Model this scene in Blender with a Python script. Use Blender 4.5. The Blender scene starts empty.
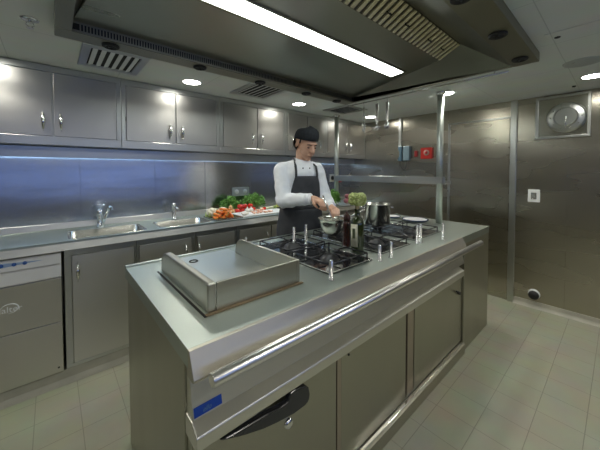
import bpy, bmesh, math, random
from mathutils import Vector, Matrix, Quaternion
random.seed(7)
C = bpy.context.scene.collection
PI = math.pi

# ------------------------------------------------------------------ materials
def mat(name, col, rough=.5, metal=0., spec=None, emit=None, es=0., trans=0., coat=0.):
    m = bpy.data.materials.new(name); m.use_nodes = True
    b = m.node_tree.nodes['Principled BSDF']
    b.inputs['Base Color'].default_value = (*col, 1)
    b.inputs['Roughness'].default_value = rough
    b.inputs['Metallic'].default_value = metal
    if trans: b.inputs['Transmission Weight'].default_value = trans
    if coat: b.inputs['Coat Weight'].default_value = coat
    if emit:
        b.inputs['Emission Color'].default_value = (*emit, 1)
        b.inputs['Emission Strength'].default_value = es
    return m

def noise_col(m, c1, c2, scale=20, detail=3, stretch=(1, 1, 1), bump=0., rough=None, lo=.35, hi=.65, dist=.002):
    nt = m.node_tree; N = nt.nodes; L = nt.links; b = N['Principled BSDF']
    tc = N.new('ShaderNodeTexCoord'); mp = N.new('ShaderNodeMapping'); mp.inputs['Scale'].default_value = stretch
    nz = N.new('ShaderNodeTexNoise'); nz.inputs['Scale'].default_value = scale; nz.inputs['Detail'].default_value = detail
    L.new(tc.outputs['Object'], mp.inputs['Vector']); L.new(mp.outputs[0], nz.inputs['Vector'])
    if c1:
        cr = N.new('ShaderNodeValToRGB'); cr.color_ramp.elements[0].color = (*c1, 1); cr.color_ramp.elements[1].color = (*c2, 1)
        cr.color_ramp.elements[0].position = lo; cr.color_ramp.elements[1].position = hi
        L.new(nz.outputs['Fac'], cr.inputs['Fac']); L.new(cr.outputs['Color'], b.inputs['Base Color'])
    if rough:
        mr = N.new('ShaderNodeMapRange'); mr.inputs[1].default_value = .3; mr.inputs[2].default_value = .7
        mr.inputs[3].default_value = rough[0]; mr.inputs[4].default_value = rough[1]
        L.new(nz.outputs['Fac'], mr.inputs[0]); L.new(mr.outputs[0], b.inputs['Roughness'])
    if bump:
        bp = N.new('ShaderNodeBump'); bp.inputs['Strength'].default_value = bump; bp.inputs['Distance'].default_value = dist
        L.new(nz.outputs['Fac'], bp.inputs['Height']); L.new(bp.outputs[0], b.inputs['Normal'])
    return m

def steel(name, col=(.52, .52, .48), rough=.28, brush='X', wav=.25, fine=.5, aniso=0., tang=(0, 0, 1)):
    """brushed stainless steel: fine scratches along one axis plus slow sheet waviness"""
    m = mat(name, col, rough, 1.)
    nt = m.node_tree; N = nt.nodes; L = nt.links; b = N['Principled BSDF']
    tc = N.new('ShaderNodeTexCoord')
    if aniso:
        b.inputs['Anisotropic'].default_value = aniso; cv_ = N.new('ShaderNodeCombineXYZ')
        for i_ in range(3): cv_.inputs[i_].default_value = tang[i_]
        L.new(cv_.outputs[0], b.inputs['Tangent'])
    mp = N.new('ShaderNodeMapping')
    s = {'X': (4, 1100, 1100), 'Y': (1100, 4, 1100), 'Z': (1100, 1100, 4)}[brush]
    mp.inputs['Scale'].default_value = s
    n1 = N.new('ShaderNodeTexNoise'); n1.inputs['Scale'].default_value = 1.; n1.inputs['Detail'].default_value = 2
    n2 = N.new('ShaderNodeTexNoise'); n2.inputs['Scale'].default_value = 3.2; n2.inputs['Detail'].default_value = 1.5
    L.new(tc.outputs['Object'], mp.inputs['Vector']); L.new(mp.outputs[0], n1.inputs['Vector'])
    m2 = N.new('ShaderNodeMapping'); m2.inputs['Scale'].default_value = {'X': (.35, 1.6, 1.6), 'Y': (1.6, .35, 1.6), 'Z': (1.6, 1.6, .5)}[brush]
    L.new(tc.outputs['Object'], m2.inputs['Vector']); L.new(m2.outputs[0], n2.inputs['Vector'])
    mr = N.new('ShaderNodeMapRange'); mr.inputs[1].default_value = .25; mr.inputs[2].default_value = .75
    mr.inputs[3].default_value = rough*.88; mr.inputs[4].default_value = rough*1.12
    L.new(n2.outputs['Fac'], mr.inputs[0]); L.new(mr.outputs[0], b.inputs['Roughness'])
    b1 = N.new('ShaderNodeBump'); b1.inputs['Strength'].default_value = wav; b1.inputs['Distance'].default_value = .012
    b2 = N.new('ShaderNodeBump'); b2.inputs['Strength'].default_value = fine; b2.inputs['Distance'].default_value = .0004
    L.new(n2.outputs['Fac'], b1.inputs['Height']); L.new(n1.outputs['Fac'], b2.inputs['Height'])
    L.new(b1.outputs[0], b2.inputs['Normal']); L.new(b2.outputs[0], b.inputs['Normal'])
    return m

S_WALL = steel('wall_steel', (.46, .43, .36), .27, 'Y', .25, .3, .6, (0, 1, 0))
S_BACK = steel('backsplash_steel', (.50, .51, .52), .21, 'X', .40)
S_DOOR = steel('cabinet_steel', (.54, .53, .50), .33, 'X', .15)
S_BASE = steel('base_cupboard_steel', (.66, .65, .61), .45, 'X', .1)
S_FRAME = steel('frame_steel', (.55, .56, .54), .30, 'X', .05)
S_TOP = steel('worktop_steel', (.45, .50, .46), .42, 'X', .08)
S_ISL = steel('island_steel', (.42, .41, .335), .38, 'Z', .12)
S_HOOD = steel('hood_steel', (.37, .37, .32), .30, 'X', .20)
S_HOOD2 = steel('hood_frame_steel', (.30, .29, .23), .38, 'X', .05)
S_DISH = steel('dishwasher_steel', (.60, .58, .53), .30, 'X', .1)
CHROME = mat('chrome', (.80, .81, .80), .09, 1.)
SATIN = mat('satin_steel', (.70, .70, .68), .22, 1.)
POSTM = mat('post_steel', (.55, .59, .55), .40, 1.)
POLISH = mat('pot_steel', (.50, .50, .46), .24, 1.)
FILTER = mat('filter_aluminium', (.80, .74, .54), .45, .5)
BLACK = mat('black_plastic', (.015, .016, .017), .32)
RUBBER = mat('dark_rubber', (.012, .012, .012), .6)
DARK = mat('dark_gap', (.02, .02, .018), .7)
ENAMEL = mat('black_enamel', (.012, .013, .015), .12, 0., coat=.5)
IRON = mat('cast_iron', (.03, .03, .032), .4, .3)
WHITEP = mat('white_plastic', (.72, .74, .72), .4)
BOARD = mat('white_board', (.78, .80, .78), .4)
CERAM = mat('white_ceramic', (.85, .86, .86), .15)
NAVY = mat('dark_blue_rim', (.03, .06, .13), .25)
BLUE = mat('blue_badge', (.005, .05, .32), .3)
BLUEK = mat('blue_knob', (.03, .12, .45), .3)
BLUELT = mat('pale_blue_print', (.30, .42, .62), .4)
GREYTX = mat('grey_print', (.90, .92, .93), .35)
DIMTX = mat('dim_print', (.10, .20, .34), .4)
PHONE = mat('grey_blue_plastic', (.16, .23, .27), .35)
REDP = mat('red_plastic', (.62, .03, .02), .35)
DKRED = mat('dark_red_plastic', (.30, .02, .02), .4)
SKIN = noise_col(mat('skin', (.52, .27, .18), .5), (.66, .37, .25), (.74, .46, .33), 12)
HAIR = mat('dark_hair', (.018, .013, .010), .6)
S_HOODD = steel('shaded_hood_steel', (.20, .20, .16), .38, 'X', .2)  # hood steel darkened: shade of end panels and front slope put into the colour
HATM = noise_col(mat('black_cloth', (.012, .014, .018), .85), (.009, .011, .014), (.018, .021, .026), 60, bump=.2)
JACKET = noise_col(mat('white_cloth', (.72, .75, .80), .8), (.90, .92, .96), (.95, .96, .98), 9, bump=.35, dist=.01)
APRON = noise_col(mat('dark_grey_cloth', (.05, .052, .058), .8), (.042, .044, .050), (.062, .064, .070), 14, bump=.35, dist=.01)
TROUS = mat('black_trousers', (.02, .02, .022), .8)
CARROT = noise_col(mat('carrot_orange', (.80, .22, .03), .5), (.68, .15, .015), (.90, .30, .04), 30, stretch=(1, 1, 3))
TOMATO = mat('tomato_red', (.62, .03, .015), .2, coat=.3)
LEAF = noise_col(mat('leaf_green', (.08, .22, .04), .6), (.05, .19, .02), (.24, .48, .10), 60)
LEAFL = noise_col(mat('pale_leaf_green', (.35, .48, .15), .6), (.25, .38, .08), (.50, .60, .25), 30)
CAULI = noise_col(mat('cauliflower_cream', (.74, .70, .55), .7), (.55, .52, .36), (.82, .79, .66), 90, bump=.8)
ROMAN = noise_col(mat('yellow_green_curd', (.50, .56, .20), .7), (.36, .44, .10), (.66, .70, .32), 120, bump=.9)
ONION = noise_col(mat('onion_tan', (.72, .42, .20), .4), (.62, .30, .12), (.80, .52, .28), 14)
PINK = noise_col(mat('pink_prawn', (.80, .45, .32), .4), (.78, .36, .22), (.85, .58, .45), 40)
PALE = noise_col(mat('pale_flesh', (.70, .66, .58), .45), (.60, .57, .50), (.80, .76, .68), 40)
GARLIC = mat('garlic_white', (.82, .80, .72), .5)
RADISH = noise_col(mat('purple_radish', (.36, .10, .12), .4), (.28, .06, .08), (.55, .28, .26), 20)
WOOD = noise_col(mat('dark_red_wood', (.10, .022, .014), .25, coat=.5), (.035, .010, .007), (.085, .022, .014), 30, stretch=(1, 1, .2))
OILG = mat('dark_green_glass', (.025, .040, .006), .06, coat=.8)
LABEL = noise_col(mat('cream_label', (.72, .68, .50), .5), (.60, .58, .40), (.78, .74, .58), 50)
CORK = noise_col(mat('cork', (.62, .48, .28), .7), (.5, .38, .2), (.7, .56, .34), 90)
YELLOW = mat('yellow_label', (.62, .60, .15), .5)
LAMP = mat('lamp_diffuser', (.9, .9, .9), .5, emit=(.92, 1., .96), es=10.5)
DOWN = mat('downlight_lens', (.9, .9, .9), .5, emit=(1., .98, .90), es=26.)
STRIP = mat('bluish_strip_lamp', (.9, .9, .9), .5, emit=(.42, .66, 1.), es=7.)
CEIL = mat('ceiling_panel', (.50, .53, .50), .55)
FLOOR = mat('floor_tile', (.36, .37, .30), .35)
PLASTER = mat('off_white_wall', (.55, .55, .50), .5)
COVE = noise_col(mat('cove_tile', (.40, .38, .31), .5), (.36, .345, .28), (.44, .42, .34), 6)

def tile_grid(m, c1, c2, cg, sx, sy, ox, oy, mortar, rough):
    nt = m.node_tree; N = nt.nodes; L = nt.links; b = N['Principled BSDF']
    geo = N.new('ShaderNodeNewGeometry'); mp = N.new('ShaderNodeMapping'); mp.inputs['Location'].default_value = (ox, oy, 0)
    br = N.new('ShaderNodeTexBrick'); br.offset = 0; br.squash = 1
    br.inputs['Scale'].default_value = 1; br.inputs['Brick Width'].default_value = sx; br.inputs['Row Height'].default_value = sy
    br.inputs['Mortar Size'].default_value = mortar; br.inputs['Mortar Smooth'].default_value = .3
    br.inputs['Color1'].default_value = (*c1, 1); br.inputs['Color2'].default_value = (*c2, 1); br.inputs['Mortar'].default_value = (*cg, 1)
    L.new(geo.outputs['Position'], mp.inputs['Vector']); L.new(mp.outputs[0], br.inputs['Vector'])
    nz = N.new('ShaderNodeTexNoise'); nz.inputs['Scale'].default_value = 5; nz.inputs['Detail'].default_value = 4
    L.new(geo.outputs['Position'], nz.inputs['Vector'])
    mx = N.new('ShaderNodeMix'); mx.data_type = 'RGBA'; mx.blend_type = 'OVERLAY'; mx.inputs[0].default_value = .18
    L.new(br.outputs['Color'], mx.inputs[6]); L.new(nz.outputs['Color'], mx.inputs[7]); L.new(mx.outputs[2], b.inputs['Base Color'])
    mr = N.new('ShaderNodeMapRange'); mr.inputs[3].default_value = rough; mr.inputs[4].default_value = rough+.2
    L.new(nz.outputs['Fac'], mr.inputs[0]); L.new(mr.outputs[0], b.inputs['Roughness'])
    bp = N.new('ShaderNodeBump'); bp.inputs['Strength'].default_value = .4; bp.inputs['Distance'].default_value = .002; bp.invert = True
    L.new(br.outputs['Fac'], bp.inputs['Height']); L.new(bp.outputs[0], b.inputs['Normal'])
tile_grid(FLOOR, (.32, .325, .245), (.308, .312, .235), (.225, .217, .168), .2, .2, .1, .1, .0022, .30)
tile_grid(CEIL, (.66, .69, .65), (.65, .68, .64), (.50, .52, .49), .6, .6, .2, .33, .0025, .45)

# ------------------------------------------------------------------ mesh builder
class MB:
    def __init__(s): s.bm = bmesh.new()
    def _v(s, co): return s.bm.verts.new(co)
    def poly(s, vs, fs, smooth=False, used=False):
        if used:
            ks = sorted({i for f in fs for i in f}); vs = [vs[i] for i in ks]; fs = [tuple(ks.index(i) for i in f) for f in fs]; smooth = False
        v = [s._v(c) for c in vs]
        for f in fs:
            try: fc = s.bm.faces.new([v[i] for i in f]); fc.smooth = smooth
            except ValueError: pass
        return s
    def box(s, x0, x1, y0, y1, z0, z1):
        return s.poly([(x0,y0,z0),(x1,y0,z0),(x1,y1,z0),(x0,y1,z0),(x0,y0,z1),(x1,y0,z1),(x1,y1,z1),(x0,y1,z1)],
                      [(0,3,2,1),(4,5,6,7),(0,1,5,4),(1,2,6,5),(2,3,7,6),(3,0,4,7)])
    def prism_x(s, prof, x0, x1):
        """closed (y, z) profile extruded along x"""
        n = len(prof)
        vs = [(x0, y, z) for y, z in prof]+[(x1, y, z) for y, z in prof]
        return s.poly(vs, [tuple(range(n))[::-1], tuple(range(n, 2*n))]+[(i, (i+1) % n, n+(i+1) % n, n+i) for i in range(n)])
    def prism_y(s, prof, y0, y1):
        n = len(prof)
        vs = [(x, y0, z) for x, z in prof]+[(x, y1, z) for x, z in prof]
        return s.poly(vs, [tuple(range(n)), tuple(range(n, 2*n))[::-1]]+[((i+1) % n, i, n+i, n+(i+1) % n) for i in range(n)])
    def prism_z(s, prof, z0, z1):
        n = len(prof)
        vs = [(x, y, z0) for x, y in prof]+[(x, y, z1) for x, y in prof]
        return s.poly(vs, [tuple(range(n))[::-1], tuple(range(n, 2*n))]+[(i, (i+1) % n, n+(i+1) % n, n+i) for i in range(n)])
    def sweep(s, pts, rad, n=12, flat=1., caps=True, smooth=True):
        """round tube through points; rad is one number or one per point; flat squashes it sideways"""
        P = [Vector(p) for p in pts]
        R = rad if isinstance(rad, (list, tuple)) else [rad]*len(P)
        up = Vector((0, 0, 1)); rings = []; prev = None
        for i, p in enumerate(P):
            t = (P[min(i+1, len(P)-1)]-P[max(i-1, 0)]).normalized()
            if prev is None:
                a = up if abs(t.dot(up)) < .9 else Vector((1, 0, 0))
                u = (a-t*a.dot(t)).normalized()
            else:
                u = (prev-t*prev.dot(t)).normalized()
            prev = u; w = t.cross(u)
            rings.append([s._v(p+(u*math.cos(2*PI*k/n)+w*math.sin(2*PI*k/n)*flat)*R[i]) for k in range(n)])
        for a, b in zip(rings, rings[1:]):
            for k in range(n):
                f = s.bm.faces.new((a[k], a[(k+1) % n], b[(k+1) % n], b[k])); f.smooth = smooth
        if caps:
            s.bm.faces.new(rings[0][::-1]); s.bm.faces.new(rings[-1])
        return s
    def lathe(s, prof, c=(0, 0, 0), n=32, axis='Z', smooth=True):
        """(r, h) profile revolved; closes at r = 0"""
        cx, cy, cz = c; rings = []
        for r, h in prof:
            if r < 1e-6:
                rings.append([s._v({'Z': (cx, cy, cz+h), 'X': (cx+h, cy, cz), 'Y': (cx, cy+h, cz)}[axis])])
            else:
                ring = []
                for k in range(n):
                    a = 2*PI*k/n; u, v = r*math.cos(a), r*math.sin(a)
                    ring.append(s._v({'Z': (cx+u, cy+v, cz+h), 'X': (cx+h, cy+u, cz+v), 'Y': (cx+v, cy+h, cz+u)}[axis]))
                rings.append(ring)
        for a, b in zip(rings, rings[1:]):
            if len(a) == 1 and len(b) == 1: continue
            for k in range(n):
                k2 = (k+1) % n
                if len(a) == 1: f = s.bm.faces.new((a[0], b[k2], b[k]))
                elif len(b) == 1: f = s.bm.faces.new((a[k], a[k2], b[0]))
                else: f = s.bm.faces.new((a[k], a[k2], b[k2], b[k]))
                f.smooth = smooth
        return s
    def cyl(s, c, r, h, axis='Z', n=24):
        return s.lathe([(0, 0), (r, 0), (r, h), (0, h)], c, n, axis, smooth=False)
    def ell(s, c, r, rot=None, seg=20, rings=12, smooth=True):
        M = Matrix.Translation(Vector(c)) @ (rot.to_4x4() if rot else Matrix.Identity(4)) @ Matrix.Diagonal((*r, 1))
        vs = bmesh.ops.create_uvsphere(s.bm, u_segments=seg, v_segments=rings, radius=1, matrix=M)['verts']
        for v in vs:
            for f in v.link_faces: f.smooth = smooth
        return s
    def cap(s, a, b, ra, rb, n=14):
        """tapered capsule"""
        a, b = Vector(a), Vector(b); d = (b-a); L = d.length; d.normalize()
        pts, rr = [], []
        for k in range(0, 6):
            t = PI/2*k/5; pts.append(a-d*ra*math.cos(t)); rr.append(max(ra*math.sin(t), 1e-4))
        for k in range(0, 6):
            t = PI/2*k/5; pts.append(b+d*rb*math.sin(t)); rr.append(max(rb*math.cos(t), 1e-4))
        return s.sweep(pts, rr, n)
    def done(s, name, m, parent=None, loc=None, bevel=0, sub=0, shade=False, seg=2, recalc=True):
        bm = s.bm
        if recalc: bmesh.ops.recalc_face_normals(bm, faces=bm.faces)
        xs = [v.co for v in bm.verts]
        if loc is None:
            lo = Vector((min(v.x for v in xs), min(v.y for v in xs), min(v.z for v in xs)))
            hi = Vector((max(v.x for v in xs), max(v.y for v in xs), max(v.z for v in xs)))
            loc = Vector(((lo.x+hi.x)/2, (lo.y+hi.y)/2, lo.z))
        loc = Vector(loc)
        bmesh.ops.translate(bm, verts=bm.verts, vec=-loc)
        me = bpy.data.meshes.new(name); bm.to_mesh(me); bm.free()
        if shade:
            for p in me.polygons: p.use_smooth = True
        o = bpy.data.objects.new(name, me); C.objects.link(o); me.materials.append(m)
        o['_w'] = list(loc)
        if parent is not None:
            pw = Vector(parent['_w']); o.parent = parent; o.location = loc-pw
        else: o.location = loc
        if bevel:
            md = o.modifiers.new('Bevel', 'BEVEL'); md.width = bevel; md.segments = seg; md.limit_method = 'ANGLE'; md.angle_limit = .6
            md.harden_normals = False
        if sub:
            md = o.modifiers.new('Subdivision', 'SUBSURF'); md.levels = sub; md.render_levels = sub
        return o

def thing(name, loc, label, cat, group=None):
    o = bpy.data.objects.new(name, None); C.objects.link(o); o.location = loc; o['_w'] = list(loc)
    o.empty_display_size = .05
    return tag(o, label, cat, group)
def tag(o, label, cat, group=None):
    o['label'] = label; o['category'] = cat
    if group: o['group'] = group
    return o
def struct(o): o['kind'] = 'structure'; return o
def lab(o, label): o['label'] = label; return o
def copy_thing(o, label=None, loc=None, rot=None, scale=None):
    c = o.copy(); C.objects.link(c)
    for ch in o.children:
        d = ch.copy(); C.objects.link(d); d.parent = c
        for g in ch.children:
            e = g.copy(); C.objects.link(e); e.parent = d
    if label: c['label'] = label
    if loc is not None: c.location = loc
    if rot is not None: c.rotation_euler = rot
    if scale is not None: c.scale = (scale,)*3
    return c

# ------------------------------------------------------------------ dimensions
XW, YB, ZC = 3.68, 2.942, 2.136          # right wall, back wall, ceiling
XL, YF = -1.75, -1.55                    # walls out of view
HX0, HX1, HY0, HY1 = .022, 2.30, .355, 1.905   # hood outline

# ------------------------------------------------------------------ room shell
struct(MB().box(XL-.1, XW+.12, YF-.1, YB+.12, -.06, 0).done('floor', FLOOR))
m = MB()
m.box(XL-.1, XW+.12, HY1, YB+.12, ZC, ZC+.05).box(XL-.1, XW+.12, YF-.1, HY0, ZC, ZC+.05)
m.box(XL-.1, HX0, HY0, HY1, ZC, ZC+.05).box(HX1, XW+.12, HY0, HY1, ZC, ZC+.05)
struct(m.done('ceiling', CEIL))
# back wall: steel sheets with narrow joints
m = MB(); m.box(XL-.1, XW, YB+.004, YB+.1, 0, ZC)
js = [XL-.1, -.95, -.39, .173, .739, 1.23, 1.785, 2.34, 2.9, 3.425, XW]
for a, b in zip(js, js[1:]): m.box(a+.0015, b-.0015, YB, YB+.006, .95, 1.62)
struct(m.done('wall_back', S_BACK, bevel=.001))
# right wall: steel panels, and the doorway between the island and the room
m = MB(); m.box(XW+.004, XW+.1, YF-.1, YB+.1, 0, ZC)
for a, b, z0 in [(YF-.1, -.35, .0), (-.35, .339, .0), (.339, .73, .0), (1.42, 2.068, 0), (2.068, YB, 0)]:
    m.box(XW, XW+.006, a+.0015, b-.0015, z0, ZC)
m.box(XW, XW+.006, .79, 1.42, 1.975, ZC)
struct(m.done('wall_right', S_WALL, bevel=.001))
d = struct(MB().box(XW+.001, XW+.006, .80, 1.40, .006, 1.955).done('door_1', S_WALL, bevel=.001))
m = MB(); m.box(XW-.012, XW+.004, 1.395, 1.42, 0, 1.975).box(XW-.012, XW+.004, .79, 1.42, 1.955, 1.975)
struct(m.done('trim_1', S_FRAME, bevel=.002))
struct(MB().box(XW-.022, XW+.002, .735, .79, 0, ZC).done('trim_2', S_FRAME, bevel=.003))
struct(MB().box(XL-.1, XL, YF-.1, YB+.1, 0, ZC).done('wall_left', S_WALL))
m = MB().box(XL, XW, YF-.1, YF, 0, 1.14).box(XL, XW, YF-.1, YF, 1.58, ZC).box(XL, -1.5, YF-.1, YF, 1.14, 1.58).box(2.6, XW, YF-.1, YF, 1.14, 1.58)
struct(m.done('wall_front', S_WALL))
struct(MB().box(-1.5, 2.6, YF-.09, YF-.08, 1.14, 1.58).done('window_1', mat('evening_sky_window', (.02, .02, .02), .1, emit=(.26, .42, 1.), es=1.1)))
m = MB()
for x in (-1.5, -.14, 1.22, 2.57): m.box(x, x+.03, YF-.07, YF+.01, 1.14, 1.58)
m.box(-1.5, 2.6, YF-.07, YF+.01, 1.12, 1.145).box(-1.5, 2.6, YF-.07, YF+.01, 1.575, 1.60)
struct(m.done('trim_3', S_FRAME))
cv = [(XW, 0), (XW-.03, 0), (XW-.02, .012), (XW-.012, .03), (XW-.010, .065), (XW, .065)]
m = MB()
n = len(cv); vs = [(x, YF, z) for x, z in cv]+[(x, .735, z) for x, z in cv]
m.poly(vs, [tuple(range(n)), tuple(range(n, 2*n))[::-1]]+[(i, (i+1) % n, n+(i+1) % n, n+i) for i in range(n)])
struct(m.done('baseboard_right', COVE))
# tiled plinth under the wall units
pl = [(2.44, 0), (2.366, 0), (2.372, .014), (2.385, .035), (2.392, .088), (2.44, .088)]
struct(MB().prism_x(pl, XL, XW).done('baseboard_back', COVE))

# ------------------------------------------------------------------ ceiling fittings
def downlight(x, y, label, r=.076, first=[None]):
    if first[0] is None:
        t = thing('downlight', (x, y, ZC), label, 'ceiling light', 'round downlights in the ceiling')
        MB().lathe([(r*.88, 0), (r*.90, -.006), (r*1.06, -.005), (r*1.12, 0)], (x, y, ZC), 32).done('trim_ring', WHITEP, t)
        MB().lathe([(0, -.001), (r*.9, -.001), (r*.9, -.0035), (0, -.0035)], (x, y, ZC), 32).done('lens', DOWN, t)
        first[0] = t; return t
    return copy_thing(first[0], label, (x, y, ZC))
for x, y, l in [(.889, 2.371, 'round lit downlight above the second pair of wall cupboards from the left'),
                (2.066, 2.37, "round lit downlight just above the chef's head"),
                (3.30, 2.29, 'round lit downlight seen behind the hanging utensils'),
                (2.83, 1.12, 'round lit downlight beside the top of the nearer steel post'),
                (3.17, .16, 'round lit downlight above the round vent disc'),
                (-.29, 2.37, 'round lit downlight over the leftmost wall cupboard'),
                (-1.1, .9, 'round fill downlight added in the ceiling left of the hood'),  # from here on: unseen downlights added as fill
                (2.7, -.75, 'round fill downlight added in the ceiling of the right aisle'),
                (1.4, -.75, 'round fill downlight added in the ceiling in front of the island'),
                (.1, -.75, 'round fill downlight added in the ceiling over the camera side')]:
    downlight(x, y, l)
    li = bpy.data.lights.new('downlight_beam', 'SPOT'); li.energy = 17; li.spot_size = 2.3; li.spot_blend = .6; li.shadow_soft_size = .06
    li.color = (1., .97, .88)
    lo = bpy.data.objects.new('downlight_beam', li); C.objects.link(lo); lo.location = (x, y, ZC-.02)

def ceiling_vent(x0, x1, y0, y1, label):
    t = thing('ceiling_vent', ((x0+x1)/2, (y0+y1)/2, ZC), label, 'air vent', 'square air vents in the ceiling')
    m = MB(); w = .045
    m.box(x0, x1, y0, y0+w, ZC-.012, ZC).box(x0, x1, y1-w, y1, ZC-.012, ZC).box(x0, x0+w, y0+w, y1-w, ZC-.012, ZC).box(x1-w, x1, y0+w, y1-w, ZC-.012, ZC)
    m.done('frame', S_FRAME, t, bevel=.003)
    MB().box(x0+w, x1-w, y0+w, y1-w, ZC-.003, ZC-.001).done('backing', DARK, t)
    n = 6
    for k in range(n):
        xa = x0+w+(x1-x0-2*w)*(k+.5)/n
        MB().poly([(xa-.014, y0+w, ZC-.010), (xa+.012, y0+w, ZC-.001), (xa+.012, y1-w, ZC-.001), (xa-.014, y1-w, ZC-.010),
                   (xa-.013, y0+w, ZC-.012), (xa+.014, y0+w, ZC-.003), (xa+.014, y1-w, ZC-.003), (xa-.013, y1-w, ZC-.012)],
                  [(0,1,2,3),(7,6,5,4),(0,4,5,1),(1,5,6,2),(2,6,7,3),(3,7,4,0)]).done('slat', WHITEP, t)
ceiling_vent(.145, .50, 2.04, 2.47, 'square ceiling vent left of the hood corner, above the first wall cupboards')
ceiling_vent(1.262, 1.64, 1.99, 2.44, 'square ceiling vent between two downlights, above the chef')
ceiling_vent(2.48, 2.86, 2.03, 2.41, 'square ceiling vent behind the far end of the hood, farthest of the vents')
# sprinkler, access panel, round cover, small sensor
t = thing('fire_sprinkler', (-.066, 1.915, ZC), 'small chrome fire sprinkler in the ceiling left of the hood', 'sprinkler')
MB().lathe([(0, 0), (.036, 0), (.034, -.004), (.016, -.007), (0, -.007)], (-.066, 1.915, ZC), 24).done('flange', SATIN, t)
m = MB().cyl((-.066, 1.915, ZC-.020), .007, .015).sweep([(-.076, 1.915, ZC-.016), (-.082, 1.915, ZC-.028), (-.066, 1.915, ZC-.040)], .002, 6)
m.sweep([(-.056, 1.915, ZC-.016), (-.050, 1.915, ZC-.028), (-.066, 1.915, ZC-.040)], .002, 6).cyl((-.066, 1.915, ZC-.044), .014, .003)
m.done('head', CHROME, t)
t = thing('access_panel', (2.14, .15, ZC), 'white flush access panel with a small latch beside the hood end', 'panel')
MB().box(2.02, 2.55, -.14, .295, ZC-.004, ZC).done('panel', CEIL, t, bevel=.0015)
MB().lathe([(0, 0), (.014, 0), (.012, -.004), (0, -.004)], (2.10, .25, ZC-.004), 16).done('latch', DARK, t)
t = thing('ceiling_speaker', (2.72, .19, ZC), 'flat grey round cover in the ceiling left of the rightmost downlight', 'speaker')
MB().lathe([(0, -.008), (.085, -.008), (.10, -.004), (.104, 0)], (2.72, .19, ZC), 40).done('cover', mat('grey_cover', (.40, .43, .41), .5), t)
MB().cyl((2.67, .235, ZC-.010), .010, .003).done('screw', SATIN, t)
tag(MB().lathe([(0, -.012), (.010, -.010), (.014, 0)], (3.43, .292, ZC), 16).done('ceiling_sensor', DARK),
    'tiny dark sensor in the ceiling near the round vent disc', 'sensor')

# ------------------------------------------------------------------ hood
H = thing('extraction_hood', ((HX0+HX1)/2, (HY0+HY1)/2, 2.08), 'huge steel extraction hood with a long lit tube and baffle filters over the cooking island', 'extractor hood')
ix0, ix1, iy0, iy1, zh = .087, 2.27, .49, 1.784, 2.08
m = MB()
m.box(HX0, HX1, iy1, HY1, zh, ZC+.002).box(HX0, HX1, HY0, iy0, zh, ZC+.002)
m.box(HX0, ix0, iy0, iy1, zh, ZC+.002).box(ix1, HX1, iy0, iy1, zh, ZC+.002)
m.done('frame', S_HOOD2, H, bevel=.004)
MB().box(HX0, HX1, HY0, HY1, 2.33, 2.34).box(HX0, HX1, HY0, HY0+.01, ZC+.002, 2.33).box(HX0, HX1, HY1-.01, HY1, ZC+.002, 2.33)\
    .box(HX0, HX0+.01, HY0+.01, HY1-.01, ZC+.002, 2.33).box(HX1-.01, HX1, HY0+.01, HY1-.01, ZC+.002, 2.33).done('casing', S_HOOD2, H)
tx0, tx1, fy0, fz0, fy1, fz1 = .25, 2.13, .895, 2.198, .75, 2.268
zs = 2.128
P = {'a': (ix0, iy1, zs), 'b': (ix1, iy1, zs), 'c': (tx1, fy0, fz0), 'd': (tx0, fy0, fz0), 'e': (tx1, fy1, fz1), 'f': (tx0, fy1, fz1),
     'g': (ix1, iy0, zh+.002), 'h': (ix0, iy0, zh+.002), 'i': (ix1, iy1, zh+.002), 'j': (ix0, iy1, zh+.002)}
K = list(P); V = [P[k] for k in K]; I = lambda s_: tuple(K.index(c) for c in s_)
m = MB().poly(V, [I('abcd')], used=True); m.done('back_slope', S_HOOD, H, recalc=False)
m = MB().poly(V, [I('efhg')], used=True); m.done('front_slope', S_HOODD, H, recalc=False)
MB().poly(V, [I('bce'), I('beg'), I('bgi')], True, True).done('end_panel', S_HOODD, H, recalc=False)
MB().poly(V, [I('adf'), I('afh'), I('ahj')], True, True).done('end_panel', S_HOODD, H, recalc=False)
m = MB().box(ix0, ix1, iy1-.002, iy1+.004, zh, zs)
m.done('grille_backing', DARK, H)
m = MB(); x = ix0+.03
while x < ix1-.03:
    m.box(x, x+.0055, iy1-.0045, iy1-.001, zh+.010, zs-.006); x += .0135
m.box(ix0, ix1, iy1-.005, iy1-.001, zh, zh+.010).box(ix0, ix1, iy1-.005, iy1-.001, zs-.006, zs)
m.done('slot_grille', S_HOOD2, H)
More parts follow.
